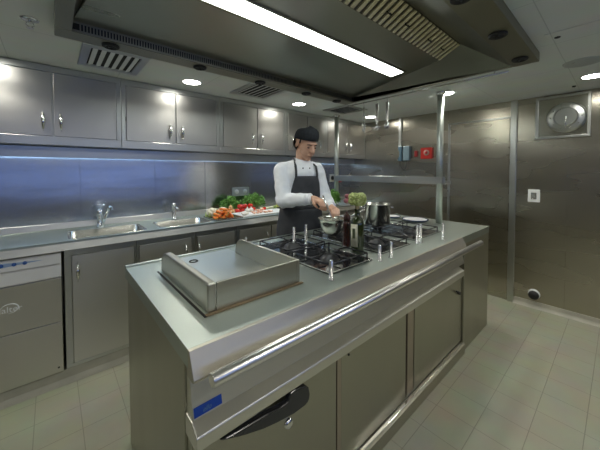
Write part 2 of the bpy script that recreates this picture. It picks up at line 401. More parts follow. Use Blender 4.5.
# baffle filters
fn = 4; fw = (tx1-tx0)/fn
nrm = Vector((0, -(fz1-fz0), -(fy0-fy1))).normalized()
def fpt(x, s, off):
    p = Vector((x, fy0+(fy1-fy0)*s, fz0+(fz1-fz0)*s)); return p+Vector((0, nrm.y, nrm.z))*off
for q in range(fn):
    x0 = tx0+q*fw
    m = MB()
    def fbox(xa, xb, s0, s1, o0, o1):
        v = [fpt(xa, s0, o0), fpt(xb, s0, o0), fpt(xb, s1, o0), fpt(xa, s1, o0), fpt(xa, s0, o1), fpt(xb, s0, o1), fpt(xb, s1, o1), fpt(xa, s1, o1)]
        m.poly(v, [(0,3,2,1),(4,5,6,7),(0,1,5,4),(1,2,6,5),(2,3,7,6),(3,0,4,7)])
    k = 0; nb = 10; pitch = fw/nb
    for k in range(nb): fbox(x0+k*pitch+.006, x0+(k+1)*pitch-.016, .03, .97, .0, .010)
    fb = m.done('filter', FILTER, H, bevel=.002)
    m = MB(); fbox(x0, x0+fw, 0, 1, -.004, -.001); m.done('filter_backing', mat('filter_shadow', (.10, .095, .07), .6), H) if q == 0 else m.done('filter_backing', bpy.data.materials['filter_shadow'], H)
    for xx in (x0+fw*.3, x0+fw*.7):
        m = MB().sweep([fpt(xx-.018, .5, .010), fpt(xx-.018, .5, .024), fpt(xx+.018, .5, .024), fpt(xx+.018, .5, .010)], .003, 8)
        m.done('clip', DARK, fb)
# round fittings in the hood frame
for x, y in [(.254, 1.85), (.745, 1.845), (1.217, 1.85), (1.697, 1.85), (2.10, 1.85), (1.22, .43), (1.69, .425), (2.154, .425), (.74, .43)]:
    f_ = lab(MB().lathe([(0, -.003), (.020, -.004), (.023, -.010), (.034, -.012), (.041, -.008), (.042, 0), (0, 0)], (x, y, zh), 28).done('nozzle_ring', RUBBER, H), 'black round fitting')
    m = MB()
    for a in (0, PI/2): 
        c_, s_ = math.cos(a+.4)*.02, math.sin(a+.4)*.02
        m.sweep([(x-c_, y-s_, zh-.006), (x+c_, y+s_, zh-.006)], .004, 8)
    m.done('nozzle', IRON, f_)
# the long lamp on the back slope
def slope(x, y, off=0):
    s_ = (iy1-y)/(iy1-fy0); return (x, y, zs+(fz0-zs)*s_-off)
m = MB()
def slab(xa, xb, ya, yb, o0, o1):
    v = [slope(xa, ya, o0), slope(xb, ya, o0), slope(xb, yb, o0), slope(xa, yb, o0), slope(xa, ya, o1), slope(xb, ya, o1), slope(xb, yb, o1), slope(xa, yb, o1)]
    m.poly(v, [(0,3,2,1),(4,5,6,7),(0,1,5,4),(1,2,6,5),(2,3,7,6),(3,0,4,7)])
slab(.36, 2.10, 1.13, 1.145, .001, .010); slab(.36, 2.10, 1.255, 1.27, .001, .010); slab(.36, .375, 1.145, 1.255, .001, .010); slab(2.085, 2.10, 1.145, 1.255, .001, .010)
m.done('lamp_frame', S_HOOD2, H, bevel=.002)
m = MB(); slab(.376, 2.084, 1.146, 1.254, .001, .007); lab(m.done('lamp', LAMP, H), 'long glowing white diffuser')

# utensil rail below the far lip of the hood
R = thing('utensil_rail', (2.335, 1.2, 2.03), 'thin steel hanging rail along the far end of the hood', 'rail')
MB().sweep([(2.335, .52, 2.072), (2.335, 1.90, 2.072)], .006, 10).done('rod', SATIN, R)
for y in (.6, 1.2, 1.80):
    MB().sweep([(2.335, y, 2.072), (2.335, y, 2.10), (2.300, y, 2.105)], .004, 8).done('bracket', SATIN, R)
def hook(m, x, y, z):
    pts = [(x, y+.012*math.cos(a), z+.012*math.sin(a)+.002) for a in [(-.5+k*.2)*PI for k in range(7)]]
    m.sweep([(x, y, z-.05)]+[(x, y, z-.02)]+pts, .002, 8)
zr = 2.072
U = thing('ladle', (2.335, 1.55, 1.78), 'steel ladle with a long flat handle, middle of the three hanging utensils', 'ladle')
m = MB(); hook(m, 2.335, 1.55, zr)
m.poly([(2.332, 1.534, 2.035), (2.338, 1.534, 2.035), (2.338, 1.566, 2.035), (2.332, 1.566, 2.035), (2.332, 1.537, 1.85), (2.338, 1.537, 1.85), (2.338, 1.563, 1.85), (2.332, 1.563, 1.85)],
       [(0,1,2,3),(7,6,5,4),(0,4,5,1),(1,5,6,2),(2,6,7,3),(3,7,4,0)]).done('handle', SATIN, U, bevel=.002)
MB().lathe([(0, -.038), (.022, -.033), (.036, -.018), (.040, 0), (.037, 0), (.033, -.016), (.020, -.029), (0, -.034)], (2.325, 1.55, 1.815), 20).sweep([(2.335, 1.55, 1.86), (2.338, 1.55, 1.835), (2.362, 1.55, 1.816)], .005, 8).done('bowl', CHROME, U)
U = thing('skimmer', (2.335, 1.44, 1.78), 'steel skimmer spoon, nearest the post of the three hanging utensils', 'skimmer')
m = MB(); hook(m, 2.335, 1.44, zr)
m.poly([(2.332, 1.425, 2.035), (2.338, 1.425, 2.035), (2.338, 1.455, 2.035), (2.332, 1.455, 2.035), (2.332, 1.429, 1.85), (2.338, 1.429, 1.85), (2.338, 1.451, 1.85), (2.332, 1.451, 1.85)],
       [(0,1,2,3),(7,6,5,4),(0,4,5,1),(1,5,6,2),(2,6,7,3),(3,7,4,0)]).done('handle', SATIN, U, bevel=.002)
MB().ell((2.328, 1.44, 1.815), (.008, .024, .038)).done('bowl', CHROME, U)
U = thing('whisk', (2.335, 1.70, 1.78), 'small wire whisk, leftmost of the three hanging utensils', 'whisk')
m = MB(); hook(m, 2.335, 1.70, zr); m.sweep([(2.335, 1.70, 2.03), (2.335, 1.70, 1.89)], .006, 10).done('handle', SATIN, U)
m = MB()
for k in range(5):
    a = PI*k/5; pts = []
    for j in range(13):
        t_ = j/12*PI*1.0; w_ = .026*math.sin(t_)*(1 if True else 0); zz = 1.89-.10*(1-abs(1-2*j/12)) if False else None
        u_ = -math.cos(t_); pts.append((2.335+.028*u_*math.sin(t_ if t_ < PI/2 else PI-t_)**.5*math.cos(a), 1.70+.028*u_*math.sin(t_ if t_ < PI/2 else PI-t_)**.5*math.sin(a), 1.89-.105*math.sin(t_)))
    m.sweep(pts, .0016, 6)
m.done('wires', CHROME, U)

# posts and pass shelf
G = thing('steel_post', (2.75, 1.135, .901), 'square-edged round steel post rising from the far end of the island to the ceiling', 'post')
MB().sweep([(2.75, 1.135, .903), (2.75, 1.135, ZC)], .029, 24).done('tube', POSTM, G)
MB().lathe([(.028, 0), (.044, 0), (.044, -.008), (.033, -.03), (.0292, -.03)], (2.75, 1.135, ZC), 20).done('collar', SATIN, G)
MB().box(2.714, 2.7785, 1.095, 1.172, 1.280, 1.340).done('clamp', S_FRAME, G, bevel=.004)
G['label'] = 'round steel post from the far end of the island to the ceiling, nearer of two'
G2 = thing('steel_post', (2.855, 2.515, .939), 'round steel post from the back worktop to the ceiling beside the chef, farther of two', 'post')
MB().sweep([(2.855, 2.515, .941), (2.855, 2.515, ZC)], .029, 24).done('tube', POSTM, G2)
MB().lathe([(.028, 0), (.044, 0), (.044, -.008), (.033, -.03), (.0292, -.03)], (2.855, 2.515, ZC), 20).done('collar', SATIN, G2)
m = MB().box(2.79, 2.93, 1.10, 2.483, 1.268, 1.272).box(2.779, 2.79, 1.10, 2.483, 1.268, 1.338).box(2.925, 2.93, 1.10, 2.483, 1.268, 1.30)
tag(m.done('pass_shelf', S_FRAME, bevel=.002), 'long narrow steel shelf fixed between the two posts', 'shelf')

# ------------------------------------------------------------------ wall cupboards
def leaf_handle(m, x, z, y, L=.065, side=1):
    pts, rr = [], []
    for k in range(11):
        t_ = -1+2*k/10
        pts.append((x, y-.003-.024*(1-t_*t_), z+L*t_)); rr.append(.0025+.0085*(1-t_*t_))
    return m.sweep(pts, rr, 10)
YU = 2.65
def wall_cupboard(x0, x1, doors, label, zb=1.581, zt=2.132):
    t = thing('wall_cupboard', ((x0+x1)/2, YB-.12, zb), label, 'cupboard', 'wall cupboards along the back wall')
    m = MB().box(x0+.001, x1-.001, YU+.014, YB-.001, zb+.004, zt)
    m.box(x0+.001, x1-.001, YU, YU+.014, zb, 1.640).box(x0+.001, x1-.001, YU, YU+.014, 2.088, zt)
    ed = [x0+.001]+[e for dd in doors for e in dd[:2]]+[x1-.001]
    for k in range(0, len(ed), 2):
        if ed[k+1]-ed[k] > .012: m.box(ed[k], ed[k+1]-.003 if k < len(ed)-2 else ed[k+1], YU, YU+.014, 1.640, 2.088)
    m.done('body', S_FRAME, t, bevel=.0015)
    for a, b, hx in doors:
        dr = MB().box(a+.003, b-.003, YU-.002, YU+.013, 1.644, 2.084).done('door', S_DOOR, t, bevel=.0015)
        if hx: leaf_handle(MB(), hx, 1.742, YU-.002).done('handle', CHROME, dr)
wall_cupboard(-1.24, -.40, [(-1.21, -.825, -.865), (-.818, -.435, -.78)], 'steel double wall cupboard running out of view at the left')
wall_cupboard(-.40, .425, [(-.372, .010, -.038), (.016, .393, .056)], 'steel double wall cupboard farthest left, over the dishwasher and first sink')
wall_cupboard(.425, 1.265, [(.458, .840, .794), (.846, 1.228, .898)], 'steel double wall cupboard, second from the left, a bright light patch at its middle')
wall_cupboard(1.265, 2.10, [(1.302, 1.700, 1.632), (1.706, 2.062, 1.758)], 'steel double wall cupboard over the vegetables, left of the chef')
wall_cupboard(2.10, 2.79, [(2.137, 2.45, 2.197), (2.456, 2.758, 2.665)], "steel double wall cupboard directly behind the chef's head")
wall_cupboard(2.79, 3.678, [(2.83, 3.235, 3.192), (3.241, 3.64, 3.306)], 'steel double wall cupboard farthest right, in the corner behind the farther post')
V_ = thing('under_cupboard_valance', (1, 2.86, 1.497), 'long steel light valance under the wall cupboards', 'valance')
MB().box(XL, XW-.002, 2.858, 2.866, 1.500, 1.581).box(XL, XW-.002, 2.866, YB-.001, 1.530, 1.545).done('cover', S_FRAME, V_, bevel=.002)
lab(MB().box(-1.5, 3.5, 2.90, 2.925, 1.515, 1.529).done('strip_lamp', STRIP, V_), 'thin bluish strip light')

# ------------------------------------------------------------------ back worktop, sinks, taps
YC = 2.383
W = thing('back_worktop', (1, 2.66, .88), 'long steel worktop along the back wall holding sinks and vegetables', 'worktop')
s1 = (.083, .548, 2.425, 2.745); s2 = (.660, 1.085, 2.435, 2.735)
m = MB()
m.box(XL, s1[0], YC, YB-.001, .90, .939).box(s1[1], s2[0], YC, YB-.001, .90, .939).box(s2[1], XW-.001, YC, YB-.001, .90, .939)
for s_ in (s1, s2): m.box(s_[0], s_[1], YC, s_[2], .90, .939).box(s_[0], s_[1], s_[3], YB-.001, .90, .939)
m.done('slab', S_TOP, W, bevel=.0)
MB().prism_x([(YC+.010, .879), (YC-.016, .879), (YC-.014, .884), (YC+.004, .938), (YC+.010, .940)], XL, XW-.001).done('front_edge', S_FRAME, W, bevel=.003)
MB().prism_x([(YB-.001, .939), (YB-.028, .939), (YB-.018, .985), (YB-.001, .985)], XL, XW-.001).done('upstand', S_FRAME, W, bevel=.002)
def sink(s_, label):
    x0, x1, y0, y1 = s_; g = .012; zb = .79
    t = thing('sink', ((x0+x1)/2, (y0+y1)/2, zb-.004), label, 'sink')
    m = MB()
    def rr(x0, x1, y0, y1, r, z):
        out = []
        for cx, cy, a0 in [(x1-r, y1-r, 0), (x0+r, y1-r, 1), (x0+r, y0+r, 2), (x1-r, y0+r, 3)]:
            for k in range(5):
                a = (a0+k/4)*PI/2; out.append((cx+r*math.cos(a), cy+r*math.sin(a), z))
        return out
    rings = [rr(x0-.008, x1+.008, y0-.008, y1+.008, .045, .9395), rr(x0-.006, x1+.006, y0-.006, y1+.006, .045, .942), rr(x0+.004, x1-.004, y0+.004, y1-.004, .042, .940),
             rr(x0+.010, x1-.010, y0+.010, y1-.010, .045, .82), rr(x0+.022, x1-.022, y0+.022, y1-.022, .05, .795), rr(x0+.06, x1-.06, y0+.06, y1-.06, .04, zb)]
    n = 20; vs = [v for r in rings for v in r]
    fs = [(i*n+k, i*n+(k+1) % n, (i+1)*n+(k+1) % n, (i+1)*n+k) for i in range(len(rings)-1) for k in range(n)]+[tuple((len(rings)-1)*n+k for k in range(n))]
    m.poly(vs, fs, True).done('basin', steel('basin_steel', (.50, .50, .46), .25, 'X', .1) if 'basin_steel' not in bpy.data.materials else bpy.data.materials['basin_steel'], t, recalc=False)
    MB().lathe([(0, 0), (.03, 0), (.034, .003), (.036, 0)], ((x0+x1)/2, (y0+y1)/2, zb+.001), 24).done('drain', CHROME, t)
sink(s1, 'left rectangular steel sink, beside the dishwasher end of the worktop')
sink(s2, 'right rectangular steel sink, between the first sink and the vegetables')
F = thing('faucet', (.287, 2.80, .939), 'chrome mixer tap with a slanted spout behind the left sink', 'tap')
MB().lathe([(0, 0), (.026, 0), (.024, .008), (.018, .012), (.018, .085), (.021, .090), (.021, .135), (.012, .150), (0, .150)], (.287, 2.80, .939), 20).done('body', CHROME, F)
MB().sweep([(.300, 2.79, .965), (.320, 2.765, 1.03), (.335, 2.735, 1.085), (.345, 2.705, 1.105), (.350, 2.680, 1.098)], [.013, .014, .015, .015, .013], 12).done('spout', CHROME, F)
MB().sweep([(.287, 2.80, 1.085), (.290, 2.79, 1.10), (.315, 2.76, 1.125)], [.009, .007, .005], 8).done('lever', CHROME, F)
F = thing('faucet', (.866, 2.80, .939), 'dark slender upright tap behind the right sink', 'tap')
MB().lathe([(0, 0), (.024, 0), (.022, .008), (.016, .012), (.015, .120), (.018, .124), (.018, .150), (0, .155)], (.866, 2.80, .939), 20).done('body', SATIN, F)
MB().sweep([(.866, 2.80, 1.04), (.866, 2.74, 1.055), (.866, 2.69, 1.045)], [.010, .010, .009], 10).done('spout', SATIN, F)

# ------------------------------------------------------------------ base cupboards
YD = 2.392
def base_cupboard(x0, x1, doors, label):
    t = thing('base_cupboard', ((x0+x1)/2, 2.66, .088), label, 'cupboard', 'base cupboards under the back worktop')
    zb, zt = .089, .878
    m = MB().box(x0+.001, x1-.001, YD+.012, YB-.01, zb+.004, zb+.02).box(x0+.001, x0+.014, YD+.012, YB-.01, zb+.02, zt).box(x1-.014, x1-.001, YD+.012, YB-.01, zb+.02, zt)
    m.box(x0+.014, x1-.014, YD+.022, YD+.026, zb+.02, zt)
    m.box(x0+.001, x1-.001, YD, YD+.012, zb, .112).box(x0+.001, x1-.001, YD, YD+.012, .838, zt)
    ed = [x0+.001]+[e for dd in doors for e in dd[:2]]+[x1-.001]
    for k in range(0, len(ed), 2):
        if ed[k+1]-ed[k] > .010: m.box(ed[k], ed[k+1], YD, YD+.012, .112, .838)
    m.done('body', S_FRAME, t, bevel=.0015)
    for a, b, hx in doors:
        dr = MB().box(a+.003, b-.003, YD-.004, YD+.010, .115, .834).done('door', S_BASE, t, bevel=.0015)
        if hx: leaf_handle(MB(), hx, .725, YD-.004).done('handle', CHROME, dr)
base_cupboard(.048, .466, [(.086, .452, .118)], 'steel base cupboard under the left sink, beside the dishwasher')
base_cupboard(.466, .912, [(.483, .880, .824)], 'steel base cupboard under the right sink, its handle at the right')
base_cupboard(.912, 1.302, [(.926, 1.284, .936)], 'steel base cupboard behind the island griddle, its handle at the left')
base_cupboard(1.302, 2.12, [(1.330, 1.700, 1.64), (1.706, 2.09, 1.76)], 'steel double base cupboard under the chopping board, next to the apron')
base_cupboard(2.12, 2.90, [(2.15, 2.505, 2.45), (2.511, 2.87, 2.57)], 'steel double base cupboard hidden behind the chef')
base_cupboard(2.90, 3.67, [(2.93, 3.28, 3.22), (3.286, 3.64, 3.35)], 'steel double base cupboard in the far corner behind the pots')

# dishwasher
D = thing('dishwasher', (-.27, 2.66, .088), 'steel under-counter dishwasher at the left edge with a bright control strip', 'dishwasher')
MB().box(-.57, .034, 2.40, YB-.02, .089, .870).done('body', S_DISH, D, bevel=.002)
MB().prism_x([(2.399, .803), (2.399, .868), (2.392, .868), (2.376, .803)], -.57, .034).done('control_panel', mat('glare_pale_panel', (.80, .79, .76), .35), D, bevel=.002)  # glare on the panel is put into its pale colour
cp = MB().poly([(-.33, 2.3880, .858), (-.05, 2.3838, .840), (-.33, 2.3794, .822), (-.33, 2.3900, .858), (-.05, 2.3858, .840), (-.33, 2.3814, .822)],
               [(0, 1, 2), (3, 5, 4), (0, 3, 4, 1), (1, 4, 5, 2), (2, 5, 3, 0)])
lab(cp.done('control_stripe', BLUELT, D), 'pale blue pointed stripe')
for x in (-.181, -.134, -.235):
    lab(MB().lathe([(0, -.008), (.009, -.008), (.011, 0)], (x, 2.3855, .838), 20, 'Y').done('knob', BLUEK, D), 'blue round button')
MB().prism_x([(2.40, .799), (2.392, .799), (2.374, .722), (2.378, .714), (2.40, .712)], -.57, .034).done('grip_panel', bpy.data.materials['glare_pale_panel'], D, bevel=.002)
dd = MB().box(-.57, .034, 2.380, 2.399, .424, .708).done('door', S_DISH, D, bevel=.002)
MB().box(-.57, .034, 2.380, 2.399, .092, .420).done('lower_panel', S_DISH, D, bevel=.002)
MB().lathe([(0, -.003), (.005, -.003), (.006, 0)], (.010, 2.380, .125), 12, 'Y').done('screw', DARK, D)
def text(s_, size, loc, rot, m, name, parent, ext=.0006, shear=0., align='LEFT'):
    cu = bpy.data.curves.new(name+'_curve', 'FONT'); cu.body = s_; cu.size = size; cu.extrude = ext; cu.shear = shear; cu.align_x = align
    to = bpy.data.objects.new('tmp', cu); C.objects.link(to)
    dg = bpy.context.evaluated_depsgraph_get(); me = bpy.data.meshes.new_from_object(to.evaluated_get(dg))
    bpy.data.objects.remove(to)
    o = bpy.data.objects.new(name, me); C.objects.link(o); me.materials.clear(); me.materials.append(m)
    o.parent = parent; o.location = Vector(loc)-Vector(parent['_w']); o.rotation_euler = rot; o['_w'] = list(loc)
    return o
text('winterhalter', .048, (-.150, 2.3790, .560), (PI/2, 0, 0), GREYTX, 'logo_text', D, align='RIGHT')
m = MB(); pts = [(-.205+.038*math.cos(a), 2.3788, .580+.028*math.sin(a)) for a in [(-.55+k*.1)*PI for k in range(17)]]
m.sweep(pts, [.0008+.0028*math.sin(PI*k/16) for k in range(17)], 6).done('logo_swirl', GREYTX, D)

# ------------------------------------------------------------------ right wall things
t = thing('round_vent', (XW, .39, 1.71), 'round steel vent disc in a square frame high on the right wall', 'vent')
y0, y1, z0, z1 = .195, .585, 1.712, 2.118
m = MB(); w = .022
m.box(XW-.030, XW-.001, y0, y1, z0, z0+w).box(XW-.030, XW-.001, y0, y1, z1-w, z1).box(XW-.030, XW-.001, y0, y0+w, z0+w, z1-w).box(XW-.030, XW-.001, y1-w, y1, z0+w, z1-w)
m.done('frame', S_FRAME, t, bevel=.003)
MB().box(XW-.006, XW-.001, y0+w, y1-w, z0+w, z1-w).done('panel', steel('vent_panel_steel', (.55, .54, .48), .16, 'Y', .3), t)
vd = MB().lathe([(0, -.052), (.078, -.052), (.084, -.046), (.088, -.040), (.125, -.034), (.138, -.024), (.142, -.006), (.130, -.006), (0, -.006)], (XW, .360, 1.905), 64, 'X', False).done('disc', steel('vent_disc_steel', (.62, .64, .62), .3, 'Y', .05), t)
for k in range(10):
    a = 2*PI*k/10; MB().lathe([(0, -.004), (.006, -.003), (.007, .001)], (XW-.034, .360+.107*math.cos(a), 1.905+.107*math.sin(a)), 10, 'X').done('bolt', SATIN, vd)
MB().sweep([(XW-.06, .362, 1.91), (XW-.062, .362, 1.85), (XW-.060, .362, 1.80)], [.005, .006, .007], 8).done('lever', CHROME, vd)

t = thing('light_switch', (XW, .585, 1.08), 'square white switch plate on the right wall', 'switch')
MB().box(XW-.010, XW-.001, .537, .633, 1.080, 1.208).done('plate', WHITEP, t, bevel=.003)
MB().box(XW-.015, XW-.010, .562, .608, 1.110, 1.178).done('rocker', SATIN, t, bevel=.003)
t = thing('door_stop', (XW, .566, .10), 'black round door stop with a pale rim low on the right wall', 'door stop')
MB().lathe([(0, -.012), (.046, -.012), (.050, 0)], (XW-.001, .566, .140), 28, 'X').done('base', WHITEP, t)
MB().lathe([(0, -.050), (.022, -.050), (.036, -.042), (.043, -.028), (.043, -.012)], (XW-.001, .566, .132), 28, 'X').done('buffer', RUBBER, t)

t = thing('wall_phone', (XW, 1.99, 1.50), 'grey-blue wall telephone with handset hanging below a steel conduit', 'telephone')
MB().box(XW-.05, XW-.001, 1.90, 1.995, 1.535, 1.735).done('base', PHONE, t, bevel=.008)
MB().prism_x([(2.008, 1.738), (2.06, 1.738), (2.066, 1.70), (2.045, 1.665), (2.045, 1.60), (2.066, 1.565), (2.06, 1.53), (2.008, 1.53), (2.010, 1.60), (2.010, 1.665)], XW-.055, XW-.02).done('handset', mat('dark_blue_grey_plastic', (.06, .11, .15), .3), t, bevel=.006)
MB().sweep([(XW-.03, 2.04, 1.53), (XW-.03, 2.03, 1.45), (XW-.03, 1.98, 1.40), (XW-.03, 1.955, 1.45), (XW-.03, 1.95, 1.535)], .005, 8).done('cord', BLACK, t)
tag(MB().box(XW-.025, XW-.001, 2.035, 2.075, 1.74, ZC).done('conduit', S_FRAME, bevel=.003), 'vertical steel conduit above the wall telephone', 'conduit')
t = thing('fire_call_point', (XW, 1.68, 1.55), 'bright red square fire call point with a pale centre beside the telephone', 'fire alarm')
MB().box(XW-.035, XW-.001, 1.607, 1.752, 1.552, 1.698).done('box', REDP, t, bevel=.006)
MB().lathe([(0, -.042), (.034, -.042), (.038, -.036)], (XW, 1.675, 1.632), 24, 'X').done('window', mat('pale_pink_disc', (.6, .38, .34), .3), t)
MB().lathe([(0, -.050), (.016, -.050), (.018, -.042)], (XW, 1.675, 1.632), 20, 'X').done('button', REDP, t)
tag(MB().box(XW-.02, XW-.001, 1.805, 1.845, 1.585, 1.665).done('red_switch', DKRED, bevel=.004), 'small dark red switch between the telephone and the fire call point', 'switch')
t = thing('wall_socket', (3.24, YB, 1.23), 'cream socket with a black round centre on the back wall beside the chef', 'socket')
MB().box(3.185, 3.295, YB-.012, YB, 1.232, 1.342).done('plate', mat('cream_plastic', (.62, .58, .50), .4), t, bevel=.003)
MB().lathe([(0, -.020), (.030, -.020), (.032, -.012)], (3.235, YB, 1.287), 24, 'Y').done('socket', BLACK, t)
tag(MB().box(3.335, 3.445, YB-.02, YB, 1.215, 1.325).done('red_switch', DKRED, bevel=.004), 'dark red square box on the back wall right of the cream socket', 'switch')
t = thing('wall_socket', (1.64, YB, 1.10), 'grey double socket plate on the back wall above the herbs', 'socket')
MB().box(1.545, 1.765, YB-.012, YB, 1.105, 1.205).done('plate', mat('grey_plastic', (.42, .45, .47), .4), t, bevel=.003)
for x in (1.60, 1.71): MB().lathe([(0, -.016), (.026, -.016), (.028, -.012)], (x, YB, 1.155), 20, 'Y').done('outlet', WHITEP, t)

# ------------------------------------------------------------------ island
ZI = .901; IX0, IX1, IY0, IY1 = .275, 2.945, .777, 1.685
T = thing('island_worktop', (1.6, 1.23, .81), 'pale steel island worktop with a sloping front edge and raised rear lip', 'worktop')
MB().box(IX0, IX1, IY0+.012, IY1-.02, .845, ZI).done('slab', S_TOP, T, bevel=.0015)
MB().prism_x([(IY1-.02, .845), (IY1, .845), (IY1, .908), (IY1-.006, .912), (IY1-.018, .910), (IY1-.02, .901)], IX0, IX1).done('rear_lip', S_TOP, T, bevel=.002)
MB().prism_x([(IY0+.0125, .901), (IY0, .9005), (.745, .832), (.747, .826), (.756, .822), (.80, .822), (.80, .845), (IY0+.0125, .845)], IX0, 2.302).done('front_slope', steel('warm_steel', (.50, .475, .40), .42, 'X', .08), T, bevel=.0015)
MB().box(2.303, IX1, IY0, IY0+.0125, .845, ZI).done('end_edge', S_TOP, T, bevel=.0015)
# oven unit
O = thing('oven_cabinet', (.6, 1.2, 0), 'steel oven cabinet at the near end of the island with a big black handle', 'oven')
MB().box(.278, .2995, .831, 1.64, .0, .844).box(.30, .915, .83, 1.64, .02, .844).done('body', S_ISL, O, bevel=.002)
MB().box(.284, .915, .802, .829, .02, .085).done('plinth', S_ISL, O)
od = MB().box(.286, .902, .790, .829, .095, .626).done('door', S_ISL, O, bevel=.003)
hp = [(.352, .613), (.400, .608), (.459, .603), (.521, .598), (.575, .590), (.606, .590), (.615, .616), (.640, .618), (.690, .606), (.706, .590), (.712, .563), (.709, .545), (.700, .536), (.686, .531), (.633, .531), (.558, .543), (.505, .555), (.441, .576), (.40, .592)]
hd = lab(MB().prism_y([(x, z) for x, z in hp[::-1]], .752, .776).done('handle', mat('glossy_black_handle', (.02, .021, .022), .16), od, bevel=.006, seg=3), 'black swooping handle')
MB().cyl((.66, .776, .57), .012, .015, 'Y').cyl((.43, .776, .595), .008, .015, 'Y').done('spacer', DARK, od)
MB().lathe([(0, -.012), (.012, -.012), (.019, -.006), (.021, 0)], (.636, .790, .471), 24, 'Y').done('lock', CHROME, od)
MB().box(.283, .292, 1.641, 1.655, .57, .71).done('rear_latch', DARK, O)
# sliding door unit
Q = thing('sliding_door_cabinet', (1.63, 1.2, 0), 'steel island cabinet with two sliding doors', 'cabinet')
MB().box(.920, 2.352, .83, 1.64, .02, .844).done('body', mat('brownish_inner_steel', (.30, .24, .18), .4, .7), Q)
MB().box(.918, 2.352, 1.641, 1.652, .0, .844).done('back_panel', S_ISL, Q)
MB().box(.918, 2.352, .763, .829, .0, .072).done('plinth', S_ISL, Q, bevel=.002)
MB().box(.918, 2.352, .770, .785, .072, .088).box(.918, 2.352, .792, .800, .072, .090).done('track', CHROME, Q, bevel=.002)
MB().box(.908, .934, .790, .829, .088, .626).done('frame_stile', mat('tan_steel', (.42, .36, .29), .35, .9), Q, bevel=.002)
MB().box(.936, 1.500, .792, .806, .090, .626).done('sliding_door', S_ISL, Q, bevel=.002)
MB().box(1.530, 1.600, .796, .829, .088, .626).done('frame_stile', bpy.data.materials['tan_steel'], Q, bevel=.004)
d2 = MB().box(1.602, 2.312, .792, .806, .090, .626).done('sliding_door', S_ISL, Q, bevel=.002)
MB().cyl((.985, .788, .575), .005, .005, 'Y').done('bolt', DARK, Q)
MB().lathe([(0, -.018), (.010, -.018), (.012, 0)], (2.27, .792, .485), 16, 'Y').sweep([(2.27, .778, .485), (2.20, .776, .520)], .006, 8).done('latch', DARK, d2)
MB().box(2.316, 2.350, .792, .829, .088, .626).done('end_stile', S_ISL, Q, bevel=.002)
E_ = thing('end_cabinet', (2.65, 1.2, 0), 'plain steel cabinet closing the far end of the island', 'cabinet')
MB().box(2.356, IX1-.003, .779, 1.64, 0, .844).done('body', S_ISL, E_, bevel=.002)
# fascia and ledge over the doors
L_ = thing('island_fascia', (1.25, .79, .63), 'steel fascia with a projecting ledge under the handrail of the island', 'panel')
MB().prism_x([(.829, .693), (.829, .843), (.808, .838), (.8045, .820), (.779, .693)], .285, 2.352).done('panel', steel('fascia_steel', (.68, .67, .60), .40, 'X', .08), L_, bevel=.001)
MB().prism_x([(.829, .6925), (.779, .6925), (.744, .675), (.741, .671), (.741, .636), (.745, .630), (.829, .630)], .280, 2.245).done('ledge', bpy.data.materials['fascia_steel'], L_, bevel=.003)
bg = lab(MB().prism_x([(.7800, .700), (.7788, .700), (.7840, .726), (.7852, .726)], .288, .372).done('badge', BLUE, L_, bevel=.0), 'small blue maker badge')
text('ello', .018, (.312, .7790, .7065), (PI/2-.198, 0, 0), DIMTX, 'badge_text', bg, ext=.0003, shear=.4)
MB().lathe([(0, -.006), (.006, -.005), (.007, 0)], (.98, .793, .755), 12, 'Y').done('screw', CHROME, L_)
# handrail
RL = thing('handrail', (1.38, .70, .80), 'thick polished steel handrail along the front of the island', 'rail')
MB().sweep([(.304, .70, .848), (.306, .70, .848), (2.456, .70, .848), (2.458, .70, .848)], [.017, .019, .019, .017], 32).done('bar', mat('handrail_steel', (.88, .87, .84), .28, 1.), RL)
for x in (.47, 1.36, 2.25):
    MB().prism_x([(.8065, .834), (.720, .836), (.712, .828), (.716, .812), (.760, .782), (.7945, .775)], x-.028, x+.028).done('bracket', S_ISL, RL, bevel=.008, seg=3)

# griddle with splash guard
GR = thing('griddle', (.61, 1.24, ZI), 'steel griddle with a low curved splash guard on the near end of the island', 'griddle')
MB().box(.425, .815, .945, 1.60, ZI+.0005, ZI+.014).done('plate', steel('griddle_steel', (.60, .62, .56), .30, 'X', .1), GR, bevel=.004)
MB().lathe([(.016, 0), (.018, .004), (.022, .004), (.024, 0)], (.56, 1.50, ZI+.014), 20).done('drain_ring', DARK, GR)
MB().box(.379, .388, .92, 1.50, ZI+.0005, ZI+.002).done('edge_gap', DARK, GR)
gz = ZI+.104
def side_prof(y0, y1, z0, zt):
    pts = [(y0, z0), (y0, zt)]
    r = .075
    for k in range(9):
        a = PI/2*(1-k/8); pts.append((y1-r+r*math.cos(a), zt-r+r*math.sin(a)))
    pts.append((y1, z0)); return pts
gm = steel('guard_steel', (.42, .41, .35), .30, 'X', .1)
MB().prism_x(side_prof(.938, 1.50, ZI+.0005, gz), .398, .430).done('side_guard', gm, GR, bevel=.006)
MB().prism_x(side_prof(.938, 1.50, ZI+.0005, gz), .806, .822).done('side_guard', gm, GR, bevel=.003)
MB().box(.431, .805, .938, .946, ZI+.0005, gz).done('front_guard', gm, GR, bevel=.002)
MB().box(.386, .83, .922, .937, ZI+.0005, ZI+.004).done('base_strip', mat('tan_edge', (.36, .27, .16), .4, .6), GR)

